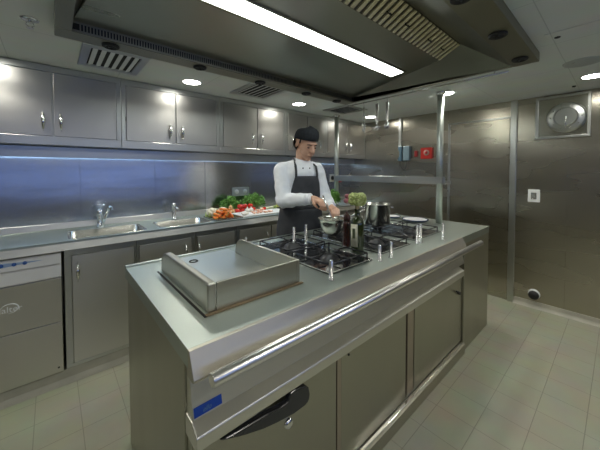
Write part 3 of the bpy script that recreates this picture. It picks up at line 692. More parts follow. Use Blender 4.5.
# hobs
def hob(x0, x1, y0, y1, label):
    t = thing('gas_hob', ((x0+x1)/2, (y0+y1)/2, ZI), label, 'hob', 'gas hobs set into the island')
    MB().box(x0, x1, y0, y1, ZI+.0005, ZI+.006).done('pan', ENAMEL, t, bevel=.002)
    m = MB(); w = .007; z = ZI+.006
    m.box(x0, x1, y0, y0+w, z, z+.004).box(x0, x1, y1-w, y1, z, z+.004).box(x0, x0+w, y0+w, y1-w, z, z+.004).box(x1-w, x1, y0+w, y1-w, z, z+.004)
    m.done('rim', SATIN, t, bevel=.001)
    h = (y1-y0)/2
    for k in range(2):
        cy = y0+h*(k+.5); cx = (x0+x1)/2
        b = MB().lathe([(0, .026), (.030, .026), (.034, .020), (.040, .018), (.048, .010), (.056, 0)], (cx, cy, z), 28).done('burner', IRON, t)
        m = MB(); zt = z+.036; a = (x1-x0)/2-.022; c = h/2-.020
        for sx, sy in ((1, 0), (-1, 0), (0, 1), (0, -1)):
            p0 = Vector((cx+sx*a, cy+sy*c, zt)); p1 = Vector((cx+sx*.028, cy+sy*.028, zt))
            m.sweep([p0, p0.lerp(p1, .45)+Vector((sy*.012, sx*.012, 0)), p0.lerp(p1, .6)-Vector((sy*.004, sx*.004, 0)), p1], .0045, 8)
        loop = [(cx-a, cy-c, zt), (cx+a, cy-c, zt), (cx+a, cy+c, zt), (cx-a, cy+c, zt), (cx-a, cy-c, zt)]
        for p, q in zip(loop, loop[1:]): m.sweep([p, q], .0045, 8)
        for sx in (-1, 1):
            for sy in (-1, 1): m.sweep([(cx+sx*a, cy+sy*c, z+.001), (cx+sx*a, cy+sy*c, zt)], .0045, 8)
        m.done('grate', mat('grate_steel', (.05, .05, .055), .22, .5) if 'grate_steel' not in bpy.data.materials else bpy.data.materials['grate_steel'], t)
hob(.985, 1.330, .905, 1.560, 'black double gas hob beside the griddle, nearest of the hobs')
hob(1.470, 1.810, .930, 1.560, 'black double gas hob under the steel mixing bowl, middle of the hobs')
hob(1.925, 2.365, .960, 1.560, 'black double gas hob under the stock pot, farthest of the hobs')

# upright pins on the worktop
pin0 = None
for x, y, h, l in [(.912, 1.560, .075, 'upright steel pin behind the griddle guard, leftmost of the pins'),
                   (1.179, 1.403, .125, 'upright steel pin at the left of the rear pair by the apron'),
                   (1.272, 1.388, .132, 'upright steel pin at the right of the rear pair by the apron'),
                   (.948, .865, .092, 'upright steel pin standing nearest the front edge beside the nearest hob'),
                   (1.350, .872, .088, 'upright steel pin in front of the oil bottle, left of a pair'),
                   (1.450, .862, .092, 'upright steel pin in front of the stock pot, right of a pair'),
                   (1.860, .910, .130, 'upright steel pin before the farthest hob, left of a close pair'),
                   (1.912, .912, .130, 'upright steel pin before the farthest hob, right of a close pair'),
                   (2.106, .840, .120, 'upright steel pin farthest along the front edge of the island')]:
    base = ZI+.0008
    if h > .12 and x < 1.3: base = ZI+.0062
    o = MB().lathe([(0, 0), (.014, 0), (.014, .003), (.009, .005), (.009, h-.003), (.0075, h), (0, h)], (x, y, base), 18).done('upright_pin', SATIN)
    tag(o, l, 'pin', 'upright steel pins along the island')

# ------------------------------------------------------------------ pots and bottles on the island
zg = ZI+.0465
bx, by = 1.508, 1.362
t = thing('mixing_bowl', (bx, by, zg), 'round steel mixing bowl the chef is stirring in', 'bowl')
MB().lathe([(0, 0), (.045, 0), (.062, .008), (.084, .040), (.098, .085), (.102, .108), (.110, .110), (.110, .113), (.100, .112), (.095, .085), (.080, .042), (.058, .012), (0, .005)], (bx, by, zg), 40).done('shell', POLISH, t)
MB().lathe([(0, .028), (.055, .032), (.073, .044)], (bx, by, zg), 24).done('contents', noise_col(mat('green_batter', (.30, .34, .16), .6), (.2, .28, .08), (.45, .42, .25), 60, bump=.5), t)
t = thing('stock_pot', (2.08, 1.37, zg), 'tall polished steel stock pot with loop handles on the farthest hob', 'pot')
MB().lathe([(0, 0), (.100, 0), (.104, .004), (.104, .165), (.110, .168), (.110, .172), (.102, .172), (.101, .010), (0, .008)], (2.08, 1.37, zg), 48).done('body', POLISH, t)
for s_ in (-1, 1):
    d_ = Vector((.751*s_, -.66*s_, 0)); e_ = Vector((.66, .751, 0)); c_ = Vector((2.08, 1.37, zg+.14))
    pts = [c_+d_*(.102)-e_*.035, c_+d_*.125-e_*.032, c_+d_*.134, c_+d_*.125+e_*.032, c_+d_*.102+e_*.035]
    MB().sweep(pts, .005, 8).done('handle', SATIN, t)
t = thing('saute_pan', (2.16, 1.60, ZI), 'shallow steel pan with a long handle behind the oil bottle', 'pan')
px, py = 2.15, 1.53
t.location = (px, py, zg); t['_w'] = [px, py, zg]
px0 = (2.03, 1.62)
MB().lathe([(0, 0), (.085, 0), (.095, .010), (.106, .058), (.110, .060), (.104, .059), (.092, .012), (0, .006)], (1.86, 1.60, zg), 40).done('body', POLISH, t)
MB().lathe([(0, .050), (.100, .050)], (1.86, 1.60, zg), 32).done('milk', CERAM, t)
MB().sweep([(1.955, 1.565, zg+.045), (2.04, 1.555, zg+.075), (2.20, 1.535, zg+.10), (2.26, 1.53, zg+.098)], [.006, .007, .009, .008], 10, .6).done('handle', SATIN, t)

t = thing('pepper_mill', (1.432, 1.170, ZI), 'tall dark red wooden pepper mill beside the oil bottle', 'pepper mill')
MB().lathe([(0, 0), (.029, 0), (.031, .006), (.029, .030), (.025, .050), (.024, .090), (.026, .140), (.0275, .152), (.021, .158), (.021, .163), (0, .163)], (1.432, 1.170, ZI+.007), 28).done('body', WOOD, t)
MB().lathe([(0, 0), (.017, 0), (.023, .006), (.025, .022), (.020, .040), (.012, .050), (.009, .056), (.011, .062), (0, .068)], (1.432, 1.170, ZI+.1705), 28).done('head', WOOD, t)
ox_, oy_ = 1.385, 1.052
t = thing('oil_bottle', (ox_, oy_, ZI), 'dark green oil bottle with cream label and a yellow-green lump on its cork', 'bottle')
MB().lathe([(0, 0), (.038, 0), (.042, .005), (.042, .175), (.039, .195), (.026, .215), (.0165, .228), (.015, .256), (.017, .258), (.017, .266), (0, .266)], (ox_, oy_, ZI+.0005), 36).done('glass', OILG, t)
m = MB(); r = .0426; n = 14; a0 = math.atan2(-.76, -.65)-1.25
vs = [(ox_+r*math.cos(a0+k*.085), oy_+r*math.sin(a0+k*.085), z) for z in (ZI+.045, ZI+.180) for k in range(n)]+[(ox_+(r-.001)*math.cos(a0+k*.085), oy_+(r-.001)*math.sin(a0+k*.085), z) for z in (ZI+.045, ZI+.180) for k in range(n)]
fs = [(k, k+1, n+k+1, n+k) for k in range(n-1)]+[(2*n+k, 3*n+k, 3*n+k+1, 2*n+k+1) for k in range(n-1)]
fs += [(k, 2*n+k, 2*n+k+1, k+1) for k in range(n-1)]+[(n+k, n+k+1, 3*n+k+1, 3*n+k) for k in range(n-1)]+[(0, n, 3*n, 2*n), (n-1, 3*n-1, 4*n-1, 2*n-1)]
m.poly(vs, fs, True).done('label', LABEL, t)
m = MB()
vs2 = [(ox_+(r+.0004)*math.cos(a0+k*.085), oy_+(r+.0004)*math.sin(a0+k*.085), z) for z in (ZI+.095, ZI+.155) for k in range(4, 10)]
m.poly(vs2, [(k, k+1, 6+k+1, 6+k) for k in range(5)], True).done('label_picture', mat('label_dark_print', (.10, .12, .06), .5), t)
MB().lathe([(0, 0), (.0115, 0), (.0125, .022), (0, .022)], (ox_, oy_, ZI+.2665), 16).done('cork', CORK, t)
m = MB(); cz = ZI+.2885
rd = random.Random(3)
m.ell((ox_, oy_, cz+.038), (.040, .040, .035))
for k in range(150):
    a = rd.random()*2*PI; u = rd.uniform(-.85, .9); q = math.sqrt(1-u*u)
    sq = 1.1
    m.ell((ox_+.041*math.copysign(abs(q*math.cos(a))**.7, math.cos(a)), oy_+.041*math.copysign(abs(q*math.sin(a))**.7, math.sin(a)), cz+.038+.034*math.copysign(abs(u)**.6, u)), (.0105, .0105, .0095), seg=8, rings=6)
m.done('stopper_lump', ROMAN, t)
lab(t.children[-1], 'yellow-green knobbly lump on the cork')

def plate(x, y, z, r, label):
    t = thing('plate', (x, y, z), label, 'plate', 'white plates at the far end of the island')
    MB().lathe([(0, 0), (r*.6, 0), (r*.7, .006), (r*.98, .016), (r, .019), (r*.95, .018), (r*.66, .009), (0, .006)], (x, y, z), 40).done('body', CERAM, t)
    MB().lathe([(r*1.005, .017), (r*1.02, .020), (r*1.09, .022), (r*1.11, .016), (r*1.06, .010), (r*.99, .014)], (x, y, z), 40).done('rim', NAVY, t)
plate(2.70, 1.345, ZI+.0005, .112, 'white oval-looking plate with a dark blue rim at the far end of the island')
plate(2.70, 1.60, ZI+.0005, .080, 'smaller white plate with a dark rim right behind the stock pot')

# ------------------------------------------------------------------ vegetables on the back worktop
zc = .9395
tag(MB().box(1.40, 2.00, 2.44, 2.70, zc, zc+.014).done('chopping_board', BOARD, bevel=.004), 'white plastic chopping board on the back worktop', 'chopping board')
m = MB().box(1.11, 1.385, 2.415, 2.70, zc, zc+.003)
m.box(1.11, 1.385, 2.415, 2.419, zc+.003, zc+.014).box(1.11, 1.385, 2.696, 2.70, zc+.003, zc+.014).box(1.11, 1.114, 2.419, 2.696, zc+.003, zc+.014).box(1.381, 1.385, 2.419, 2.696, zc+.003, zc+.014)
tag(m.done('tray', POLISH, bevel=.001), 'shallow steel tray under the carrots and cauliflower', 'tray')
def cauliflower(x, y, z, r, label, seed):
    rd = random.Random(seed)
    t = thing('cauliflower', (x, y, z), label, 'cauliflower', 'cauliflowers behind the carrots')
    m = MB().ell((x, y, z+r*.8), (r*.85, r*.85, r*.75))
    for k in range(46):
        a = rd.random()*2*PI; u = rd.uniform(-.2, 1); q = math.sqrt(max(0, 1-u*u))
        m.ell((x+r*.78*q*math.cos(a), y+r*.78*q*math.sin(a), z+r*.8+r*.68*u), (r*.24, r*.24, r*.22), seg=10, rings=7)
    m.done('curd', CAULI, t)
    m = MB()
    for k in range(7):
        a = 2*PI*k/7+rd.random()*.3; c_, s_ = math.cos(a), math.sin(a)
        pts = [(x+c_*r*.3, y+s_*r*.3, z+.006), (x+c_*r*.95, y+s_*r*.95, z+r*.35), (x+c_*r*1.08, y+s_*r*1.08, z+r*.9)]
        m.sweep(pts, [r*.12, r*.34, r*.08], 8, .25)
    m.done('leaves', LEAFL, t)
cauliflower(1.172, 2.64, zc+.004, .056, 'cream cauliflower head at the left end of the vegetables', 1)
cauliflower(1.285, 2.645, zc+.004, .054, 'cream cauliflower with pale leaves just behind the carrots', 2)
# carrots: a heap
def make_carrot():
    t = thing('carrot', (0, 0, 0), '', 'carrot', 'carrots heaped on the steel tray')
    MB().sweep([(-.062, 0, 0), (-.058, 0, 0), (-.03, 0, .001), (.02, 0, 0), (.06, .001, 0), (.072, .002, 0)], [.004, .0135, .0125, .0095, .005, .001], 12).done('root', CARROT, t)
    MB().sweep([(-.062, 0, 0), (-.074, .001, .002)], [.005, .003], 8).done('stalk', LEAFL, t)
    return t
c0 = make_carrot()
spots = []
for lay, n, w in ((0, 7, .115), (1, 5, .085), (2, 4, .055), (3, 2, .02)):
    for k in range(n):
        f = (k+.5)/n-.5
        spots.append((1.235+f*2*w*.95, 2.515+.015*math.sin(k*2.3+lay), zc+.018+lay*.0235, lay, k))
pl_ = {0: 'bottom layer', 1: 'second layer', 2: 'third layer', 3: 'top'}
od_ = ['first', 'second', 'third', 'fourth', 'fifth', 'sixth', 'seventh']
for i, (x, y, z, lay, k) in enumerate(spots):
    o = c0 if i == 0 else copy_thing(c0)
    o.location = (x, y, z); o.rotation_euler = (0, 0, -PI/2+random.uniform(-.5, .5)+(PI if (k+lay) % 3 == 0 else 0))
    o['label'] = ('orange carrot on the %s of the heap, %s from the left' % (pl_[lay], od_[k])) if lay < 3 else ('orange carrot on the very top of the heap, %s of two from the left' % od_[k])
# tomatoes
def make_tomato():
    t = thing('tomato', (0, 0, 0), '', 'tomato', 'red tomatoes piled before the herbs')
    MB().lathe([(0, .004), (.012, .001), (.024, .006), (.031, .022), (.028, .038), (.016, .048), (.004, .046), (0, .043)], (0, 0, 0), 20).done('flesh', TOMATO, t)
    m = MB()
    for k in range(5):
        a = k*2*PI/5; m.sweep([(0, 0, .046), (.010*math.cos(a), .010*math.sin(a), .050), (.018*math.cos(a), .018*math.sin(a), .048)], [.003, .0035, .0008], 6, .4)
    m.done('calyx', LEAF, t); return t
t0 = make_tomato()
for i, (x, y, z, l) in enumerate([(1.50, 2.74, zc, 'red tomato at the left of the pile, next to the onions'), (1.565, 2.745, zc, 'red tomato in the middle of the bottom row of the pile'),
                                  (1.63, 2.75, zc, 'red tomato right of middle in the bottom row, before the herbs'), (1.70, 2.735, zc, 'red tomato at the right end of the pile'),
                                  (1.535, 2.745, zc+.044, 'red tomato on top of the pile at the left'), (1.60, 2.75, zc+.045, 'red tomato on the top of the pile at the middle'),
                                  (1.665, 2.745, zc+.044, 'red tomato on top of the pile at the right'), (1.80, 2.665, zc+.015, 'lone small red tomato lying on the chopping board')]):
    o = t0 if i == 0 else copy_thing(t0)
    o.location = (x, y, z); o['label'] = l; o.rotation_euler = (random.uniform(-.2, .2), random.uniform(-.2, .2), random.random()*6)
    if i == 7: o.scale = (.7, .7, .7)
def onion(x, y, z, r, label):
    o = MB().lathe([(0, 0), (r*.5, .002), (r*.95, r*.6), (r, r*.95), (r*.75, r*1.5), (r*.3, r*1.85), (r*.12, r*2.1), (0, r*2.3)], (x, y, z), 20).done('onion', ONION)
    tag(o, label, 'onion', 'tan onions between carrots and tomatoes')
onion(1.40, 2.73, zc, .030, 'tan onion at the left, behind the tray')
onion(1.445, 2.735, zc, .027, 'tan onion touching the leftmost tomato')
onion(1.425, 2.745, zc+.048, .022, 'small tan onion resting on the other two onions')
for x, y, l in [(1.575, 2.655, 'white garlic bulb at the left on the chopping board'), (1.625, 2.66, 'white garlic bulb at the right on the chopping board')]:
    tag(MB().lathe([(0, 0), (.014, 0), (.026, .012), (.027, .022), (.016, .036), (.006, .044), (.004, .056), (0, .057)], (x, y, zc+.0145), 18).done('garlic_bulb', GARLIC), l, 'garlic', 'garlic bulbs on the board')
# prawns and fillets on the board
def make_prawn():
    pts = [(.026*math.cos(a), .020*math.sin(a), .009) for a in [(-.2+k*.14)*PI for k in range(9)]]
    o = MB().sweep(pts, [.004, .008, .0095, .010, .010, .009, .0075, .006, .003], 10).done('prawn', PINK, loc=(0, 0, 0))
    return tag(o, '', 'prawn', 'pink prawns on the chopping board')
p0 = make_prawn()
pr_l = ['at the front left', 'second along the front', 'third along the front', 'fourth along the front', 'at the front right', 'left of the second row', 'middle of the second row', 'right of the second row', 'on top at the left', 'on top at the right']
for i in range(10):
    o = p0 if i == 0 else copy_thing(p0)
    if i < 5: loc = (1.55+.055*i, 2.505+.006*(i % 2), zc+.0145)
    elif i < 8: loc = (1.58+.06*(i-5), 2.56, zc+.0145)
    else: loc = (1.62+.07*(i-8), 2.535, zc+.033)
    o.location = loc; o.rotation_euler = (0, 0, random.random()*6)
    o['label'] = 'pink curled prawn on the board, '+pr_l[i]
for i, (x, y, a, l) in enumerate([(1.44, 2.475, .3, 'pale fish fillet at the front left of the board'), (1.47, 2.52, -.2, 'pale fish fillet behind the front one on the board'), (1.485, 2.575, .5, 'pale fish fillet nearest the garlic on the board')]):
    rt = Matrix.Rotation(a, 3, 'Z')
    o = MB().ell((x, y, zc+.027), (.042, .020, .0125), rt).done('fish_fillet', PALE)
    tag(o, l, 'fish', 'pale fillets on the chopping board')
# herbs
def herb_bunch(x, y, z, rx, ry, h, n, label, seed, lean=(0, 0)):
    rd = random.Random(seed)
    t = thing('herb_bunch', (x, y, z), label, 'herbs')
    ms, ml = MB(), MB()
    for k in range(n):
        a = rd.random()*2*PI; q = math.sqrt(rd.random()); hh = h*rd.uniform(.45, 1)*(1-.35*q*q)
        tip = Vector((x+rx*q*math.cos(a)+lean[0]*hh, y+ry*q*math.sin(a)+lean[1]*hh, z+hh)); b = Vector((x+rx*.35*q*math.cos(a), y+ry*.35*q*math.sin(a), z+.004))
        if k % 4 == 0: ms.sweep([b, b.lerp(tip, .5)+Vector((0, 0, .01)), tip], .0014, 5)
        for j in range(5):
            c_ = tip+Vector((rd.uniform(-.015, .015), rd.uniform(-.015, .015), rd.uniform(-.03, .008)))
            if c_.y > YB-.018: c_.y = YB-.018
            if c_.z < z+.008: c_.z = z+.008
            d_ = Vector((rd.uniform(-1, 1), rd.uniform(-1, 1), rd.uniform(-.3, 1))).normalized()
            s_ = d_.cross(Vector((rd.uniform(-1, 1), rd.uniform(-1, 1), rd.uniform(-1, 1)))).normalized(); L = rd.uniform(.008, .014)
            nn = d_.cross(s_)*.002
            ml.poly([c_-d_*L, c_-s_*L*.6+nn, c_+d_*L*.3-s_*L*.75, c_+d_*L, c_+d_*L*.3+s_*L*.75, c_+s_*L*.6+nn], [(0, 1, 2, 3, 4, 5)])
    ms.done('stems', LEAFL, t); ml.done('leaves', LEAF, t, recalc=False)
herb_bunch(1.47, 2.83, zc, .11, .06, .19, 170, 'big dark green bunch of herbs below the grey socket plate', 11)
herb_bunch(1.76, 2.83, zc, .15, .06, .21, 220, 'bright green leafy bunch of herbs behind the tomatoes', 12)
herb_bunch(2.735, 2.455, zc, .105, .045, .225, 260, "tall green bunch of herbs just right of the chef's arm", 13)
t = thing('leek', (1.95, 2.76, zc), 'pale green and white leek lying behind the chopping board', 'leek')
MB().sweep([(1.80, 2.755, zc+.018), (1.82, 2.756, zc+.018), (1.93, 2.76, zc+.017), (1.99, 2.765, zc+.018)], [.011, .016, .016, .018], 14).done('shaft', mat('pale_leek', (.70, .72, .50), .5), t)
MB().sweep([(1.99, 2.765, zc+.018), (2.06, 2.775, zc+.020), (2.12, 2.785, zc+.018)], [.0181, .022, .012], 12, .55).done('leaves', LEAFL, t)
t = thing('squeeze_bottle', (1.99, 2.60, zc), "dark green bottle with a yellow label beside the chef's elbow", 'bottle')
MB().lathe([(0, 0), (.026, 0), (.028, .004), (.028, .085), (.020, .105), (.010, .118), (.009, .140), (0, .142)], (2.035, 2.70, zc), 24).done('glass', OILG, t)
MB().lathe([(.0285, .030), (.0287, .032), (.0287, .075), (.0285, .078)], (2.035, 2.70, zc), 24).done('label', YELLOW, t)
MB().lathe([(0, .142), (.010, .141), (.011, .144), (.010, .156), (0, .157)], (2.035, 2.70, zc), 16).done('cap', YELLOW, t)
for i, (x, y, z, l) in enumerate([(3.11, 2.56, zc, 'purple-red onion nearest the herbs on the far worktop'), (3.185, 2.58, zc, 'purple-red onion at the right on the far worktop'), (3.148, 2.573, zc+.062, 'purple-red onion resting on the other two')]):
    tag(MB().ell((x, y, z+.034), (.036, .036, .034)).done('red_onion', RADISH), l, 'onion', 'purple-red onions on the far worktop')

# ------------------------------------------------------------------ the chef
bc = Vector((1.655, 1.875, 0)); LV = Vector((.93, -.365, 0)).normalized(); FV = Vector((-.365, -.93, 0)).normalized()
def bp(l, f, z): return bc+LV*l+FV*f+Vector((0, 0, z))
SEC = [(.80, .168, .120, .0), (.90, .172, .122, .0), (1.00, .160, .112, .0), (1.10, .152, .108, .005), (1.20, .160, .112, .012), (1.30, .174, .116, .018), (1.38, .172, .108, .022), (1.43, .145, .090, .024), (1.465, .100, .072, .026), (1.485, .060, .056, .028)]
def sec(z, off=0.):
    for (z0, a0, b0, f0), (z1, a1, b1, f1) in zip(SEC, SEC[1:]):
        if z <= z1 or z1 == SEC[-1][0]:
            t_ = max(0, min(1, (z-z0)/(z1-z0))); return a0+(a1-a0)*t_+off, b0+(b1-b0)*t_+off, f0+(f1-f0)*t_
def loft(m, off, z0=None, n=28, sec_=SEC):
    rings = []
    for z, a, b, f in sec_:
        if z0 and z < z0: continue
        rings.append([bp((a+off)*math.cos(2*PI*k/n), f+(b+off)*math.sin(2*PI*k/n), z) for k in range(n)])
    vs = [v for r in rings for v in r]
    fs = [(i*n+k, i*n+(k+1) % n, (i+1)*n+(k+1) % n, (i+1)*n+k) for i in range(len(rings)-1) for k in range(n)]
    fs += [tuple(range(n))[::-1], tuple(range((len(rings)-1)*n, len(rings)*n))]
    return m.poly(vs, fs, True)
CH = thing('person', (1.655, 1.875, 0), 'chef in white jacket, dark apron and black cap stirring a bowl at the island', 'person')
shR, elR, wrR = Vector((1.475, 1.925, 1.405)), Vector((1.432, 1.835, 1.150)), Vector((1.517, 1.565, 1.182))
shL, elL, wrL = Vector((1.785, 1.805, 1.405)), Vector((1.815, 1.735, 1.155)), Vector((1.668, 1.520, 1.105))
# head frame
hc = Vector((1.640, 1.792, 1.630)); tau = .42
hf = Vector((-.10*math.cos(tau), -.995*math.cos(tau), -math.sin(tau))).normalized()
hl = Vector((.995, -.10, 0)).normalized(); hu = hl.cross(hf); hu = hu if hu.z > 0 else -hu
HM = Matrix((hl, hf, hu)).transposed()
HS = 1.12
def hp_(l, f, u): return hc+(hl*l+hf*f+hu*u)*HS
body = MB()
def he(c_, r_): body.ell(hp_(*c_), tuple(q*HS for q in r_), HM, 24, 16)
he((0, -.012, .030), (.074, .092, .082)); he((0, .030, -.010), (.062, .062, .075)); he((0, .045, -.062), (.046, .045, .042)); he((0, .076, -.092), (.022, .018, .018))
he((.030, .052, -.045), (.026, .03, .04)); he((-.030, .052, -.045), (.026, .03, .04)); he((0, .080, .026), (.045, .012, .010))
body.cap(hp_(0, .088, .012), hp_(0, .108, -.026), .008*HS, .0125*HS); he((.010, .098, -.030), (.009, .010, .007)); he((-.010, .098, -.030), (.009, .010, .007))
he((0, .090, -.056), (.022, .008, .005)); he((0, .088, -.066), (.019, .008, .005))
he((.032, .068, -.012), (.016, .014, .012)); he((-.032, .068, -.012), (.016, .014, .012))
for s_ in (-1, 1): body.ell(hp_(.076*s_, -.010, -.010), (.008, .017, .030), HM, 12, 10)
body.cap(bp(0, .03, 1.43), hp_(0, -.020, -.075), .058, .056)
loft(body, -.018)
for sh, el, wr in ((shR, elR, wrR), (shL, elL, wrL)):
    body.cap(sh, el, .050, .040); body.cap(el, wr, .040, .026)
for s_ in (-1, 1):
    body.cap(bp(.088*s_, 0, .84), bp(.10*s_, .02, .48), .085, .056); body.cap(bp(.10*s_, .02, .48), bp(.105*s_, -.01, .10), .054, .036)
    body.cap(bp(.105*s_, -.02, .05), bp(.115*s_, .14, .035), .036, .030)
# right hand, closed round the whisk handle
def hand(wr, palm_dir, across, curl, thumb_side, m):
    d = palm_dir.normalized(); a = (across-d*across.dot(d)).normalized(); nrm_ = curl.normalized()
    m.cap(wr, wr+d*.03, .025, .026)
    for k in range(4):
        o_ = a*(.011+.0175*(1.5-k)-.011)
        m.cap(wr+d*.02+o_*.6, wr+d*.085+o_, .016, .0125)
    Ls = [(.042, .026, .020), (.046, .030, .022), (.043, .028, .021), (.034, .021, .018)]
    for k in range(4):
        o_ = a*(.0185*(1.5-k)); p = wr+d*.088+o_
        l1, l2, l3 = Ls[k]
        q1 = p+(d*.72+nrm_*.70).normalized()*l1; q2 = q1+(nrm_*.95-d*.35).normalized()*l2; q3 = q2+(-d*.85+nrm_*.15).normalized()*l3
        m.cap(p, q1, .0105, .0095, 10); m.cap(q1, q2, .0095, .0088, 10); m.cap(q2, q3, .0088, .0075, 10)
    b0 = wr+d*.025+a*thumb_side*.024; b1 = b0+(d*.55+a*thumb_side*.45+nrm_*.5).normalized()*.042; b2 = b1+(d*.5-a*thumb_side*.35+nrm_*.75).normalized()*.032
    m.cap(b0, b1, .014, .012, 10); m.cap(b1, b2, .0115, .0085, 10)
hand(wrR, Vector((-.01, -.13, -.025)), Vector((1, 0, .15)), Vector((.15, -.2, -1)), -1, body)
hand(wrL, Vector((-.06, -.10, -.01)), Vector((.9, -.5, 0)), Vector((-.4, -.2, -1)), 1, body)
bo = body.done('body', SKIN, CH)
md = bo.modifiers.new('Remesh', 'REMESH'); md.mode = 'VOXEL'; md.voxel_size = .0042; md.use_smooth_shade = True
md = bo.modifiers.new('Smooth', 'SMOOTH'); md.factor = .5; md.iterations = 4
# eyes and brows
for s_ in (-1, 1):
    MB().ell(hp_(.031*s_, .083, -.004), (.011*HS, .006*HS, .0045*HS), HM, 12, 8).done('eye', mat('eye_dark', (.05, .035, .03), .2) if s_ < 0 else bpy.data.materials['eye_dark'], CH)
    MB().sweep([hp_(.014*s_, .091, .016), hp_(.031*s_, .090, .022), hp_(.048*s_, .078, .016)], [.0025, .0035, .002], 8).done('eyebrow', HAIR, CH)
m = MB(); m.ell(hp_(0, -.028, -.004), (.080*HS, .082*HS, .070*HS), HM, 24, 16)
for v in list(m.bm.verts):                                       # keep the back and sides of the hair
    r_ = HM.transposed() @ (v.co-hc)
    if r_.y > (-.030 if r_.z < .03*HS else .02)*HS or r_.z > .060*HS: m.bm.verts.remove(v)
ho = m.done('hair', HAIR, CH, recalc=False)
md = ho.modifiers.new('Solidify', 'SOLIDIFY'); md.thickness = .004
for s_ in (-1, 1): MB().ell(hp_(.072*s_, .018, .022), (.006, .009, .020), HM, 10, 8).done('sideburn', HAIR, CH)
# cap: a brimless skull cap with a band
def cap_ring(zu, r1, r2, n=32): return [hp_(r1*math.cos(2*PI*k/n), -.012+r2*math.sin(2*PI*k/n), .030+(zu-.034)*.95+.018*math.sin(2*PI*k/n)) for k in range(n)]
rings = [cap_ring(.034, .083, .101), cap_ring(.036, .086, .104), cap_ring(.060, .086, .104), cap_ring(.066, .085, .103), cap_ring(.085, .083, .099), cap_ring(.108, .074, .090), cap_ring(.124, .054, .066), cap_ring(.131, .028, .034), cap_ring(.133, .003, .003)]
vs = [v for r in rings for v in r]; n = 32
MB().poly(vs, [(i*n+k, i*n+(k+1) % n, (i+1)*n+(k+1) % n, (i+1)*n+k) for i in range(len(rings)-1) for k in range(n)]+[tuple(range((len(rings)-1)*n, len(rings)*n)), tuple(range(n))[::-1]], True).done('cap', HATM, CH)
MB().sweep([hp_(.01, -.108, .040), hp_(.03, -.130, .010), hp_(.035, -.128, -.03)], [.006, .010, .004], 8, .3).done('cap_tie', HATM, CH)
# jacket
j = MB(); loft(j, .018, .86)
for sh, el, wr in ((shR, elR, wrR), (shL, elL, wrL)):
    e2 = el+(wr-el)*.84
    j.cap(sh, el, .066, .064); j.cap(el, e2, .064, .045)
    j.cap(sh+Vector((0, 0, .006)), bp(0, .0, 1.462), .058, .050)
j.cap(elR+Vector((-.005, .03, .02)), elR+Vector((.03, .05, -.05)), .050, .025)
jo = j.done('jacket', JACKET, CH)
md = jo.modifiers.new('Remesh', 'REMESH'); md.mode = 'VOXEL'; md.voxel_size = .007; md.use_smooth_shade = True
md = jo.modifiers.new('Smooth', 'SMOOTH'); md.factor = .5; md.iterations = 5
tx = bpy.data.textures.new('fold_noise', 'CLOUDS'); tx.noise_scale = .07; tx.noise_depth = 1
md = jo.modifiers.new('Folds', 'DISPLACE'); md.texture = tx; md.strength = .016; md.mid_level = .5; md.texture_coords = 'LOCAL'
for wr, el in ((wrR, elR), (wrL, elL)):
    d_ = (wr-el).normalized(); c_ = el+(wr-el)*.86
    MB().sweep([c_-d_*.03, c_+d_*.012, c_+d_*.016], [.045, .046, .040], 20).done('cuff', JACKET, CH, shade=False)
# collar
n = 24; rings = []
for zz, rr_, dz in ((1.468, .070, 0), (1.495, .066, .002), (1.512, .064, .004), (1.512, .060, .004), (1.480, .060, 0)):
    rings.append([bp(rr_*math.cos(a), .030+rr_*1.0*math.sin(a), zz-.022*max(0, math.sin(a))) for a in [PI/2+.22+(2*PI-.44)*k/(n-1) for k in range(n)]])
vs = [v for r in rings for v in r]
MB().poly(vs, [(i*n+k, i*n+k+1, (i+1)*n+k+1, (i+1)*n+k) for i in range(4) for k in range(n-1)], True).done('collar', JACKET, CH)
for k in range(3):
    a_, b_, f_ = sec(1.40-.05*k, .012)
    for s_ in (-1, 1): MB().ell(bp(.03*s_, f_+b_*math.sqrt(1-(.03/a_)**2)+.004, 1.42-.04*k), (.006, .006, .006), None, 10, 8).done('button', BLACK, CH) if k < 1 else None
lab(MB().ell(shR+Vector((-.035, -.045, -.01)), (.013, .010, .010), None, 10, 8).done('sleeve_emblem', BLACK, CH), 'small dark emblem on the sleeve')
# trousers and shoes
tr = MB()
loft(tr, .004, None, 28, [s_ for s_ in SEC if s_[0] <= .92])
for s_ in (-1, 1):
    tr.cap(bp(.088*s_, 0, .84), bp(.10*s_, .02, .48), .096, .074); tr.cap(bp(.10*s_, .02, .48), bp(.105*s_, -.01, .12), .072, .064)
to = tr.done('trousers', TROUS, CH)
md = to.modifiers.new('Remesh', 'REMESH'); md.mode = 'VOXEL'; md.voxel_size = .010; md.use_smooth_shade = True
for s_ in (-1, 1):
    MB().cap(bp(.105*s_, -.045, .048), bp(.118*s_, .15, .042), .046, .040).done('shoe', BLACK, CH)
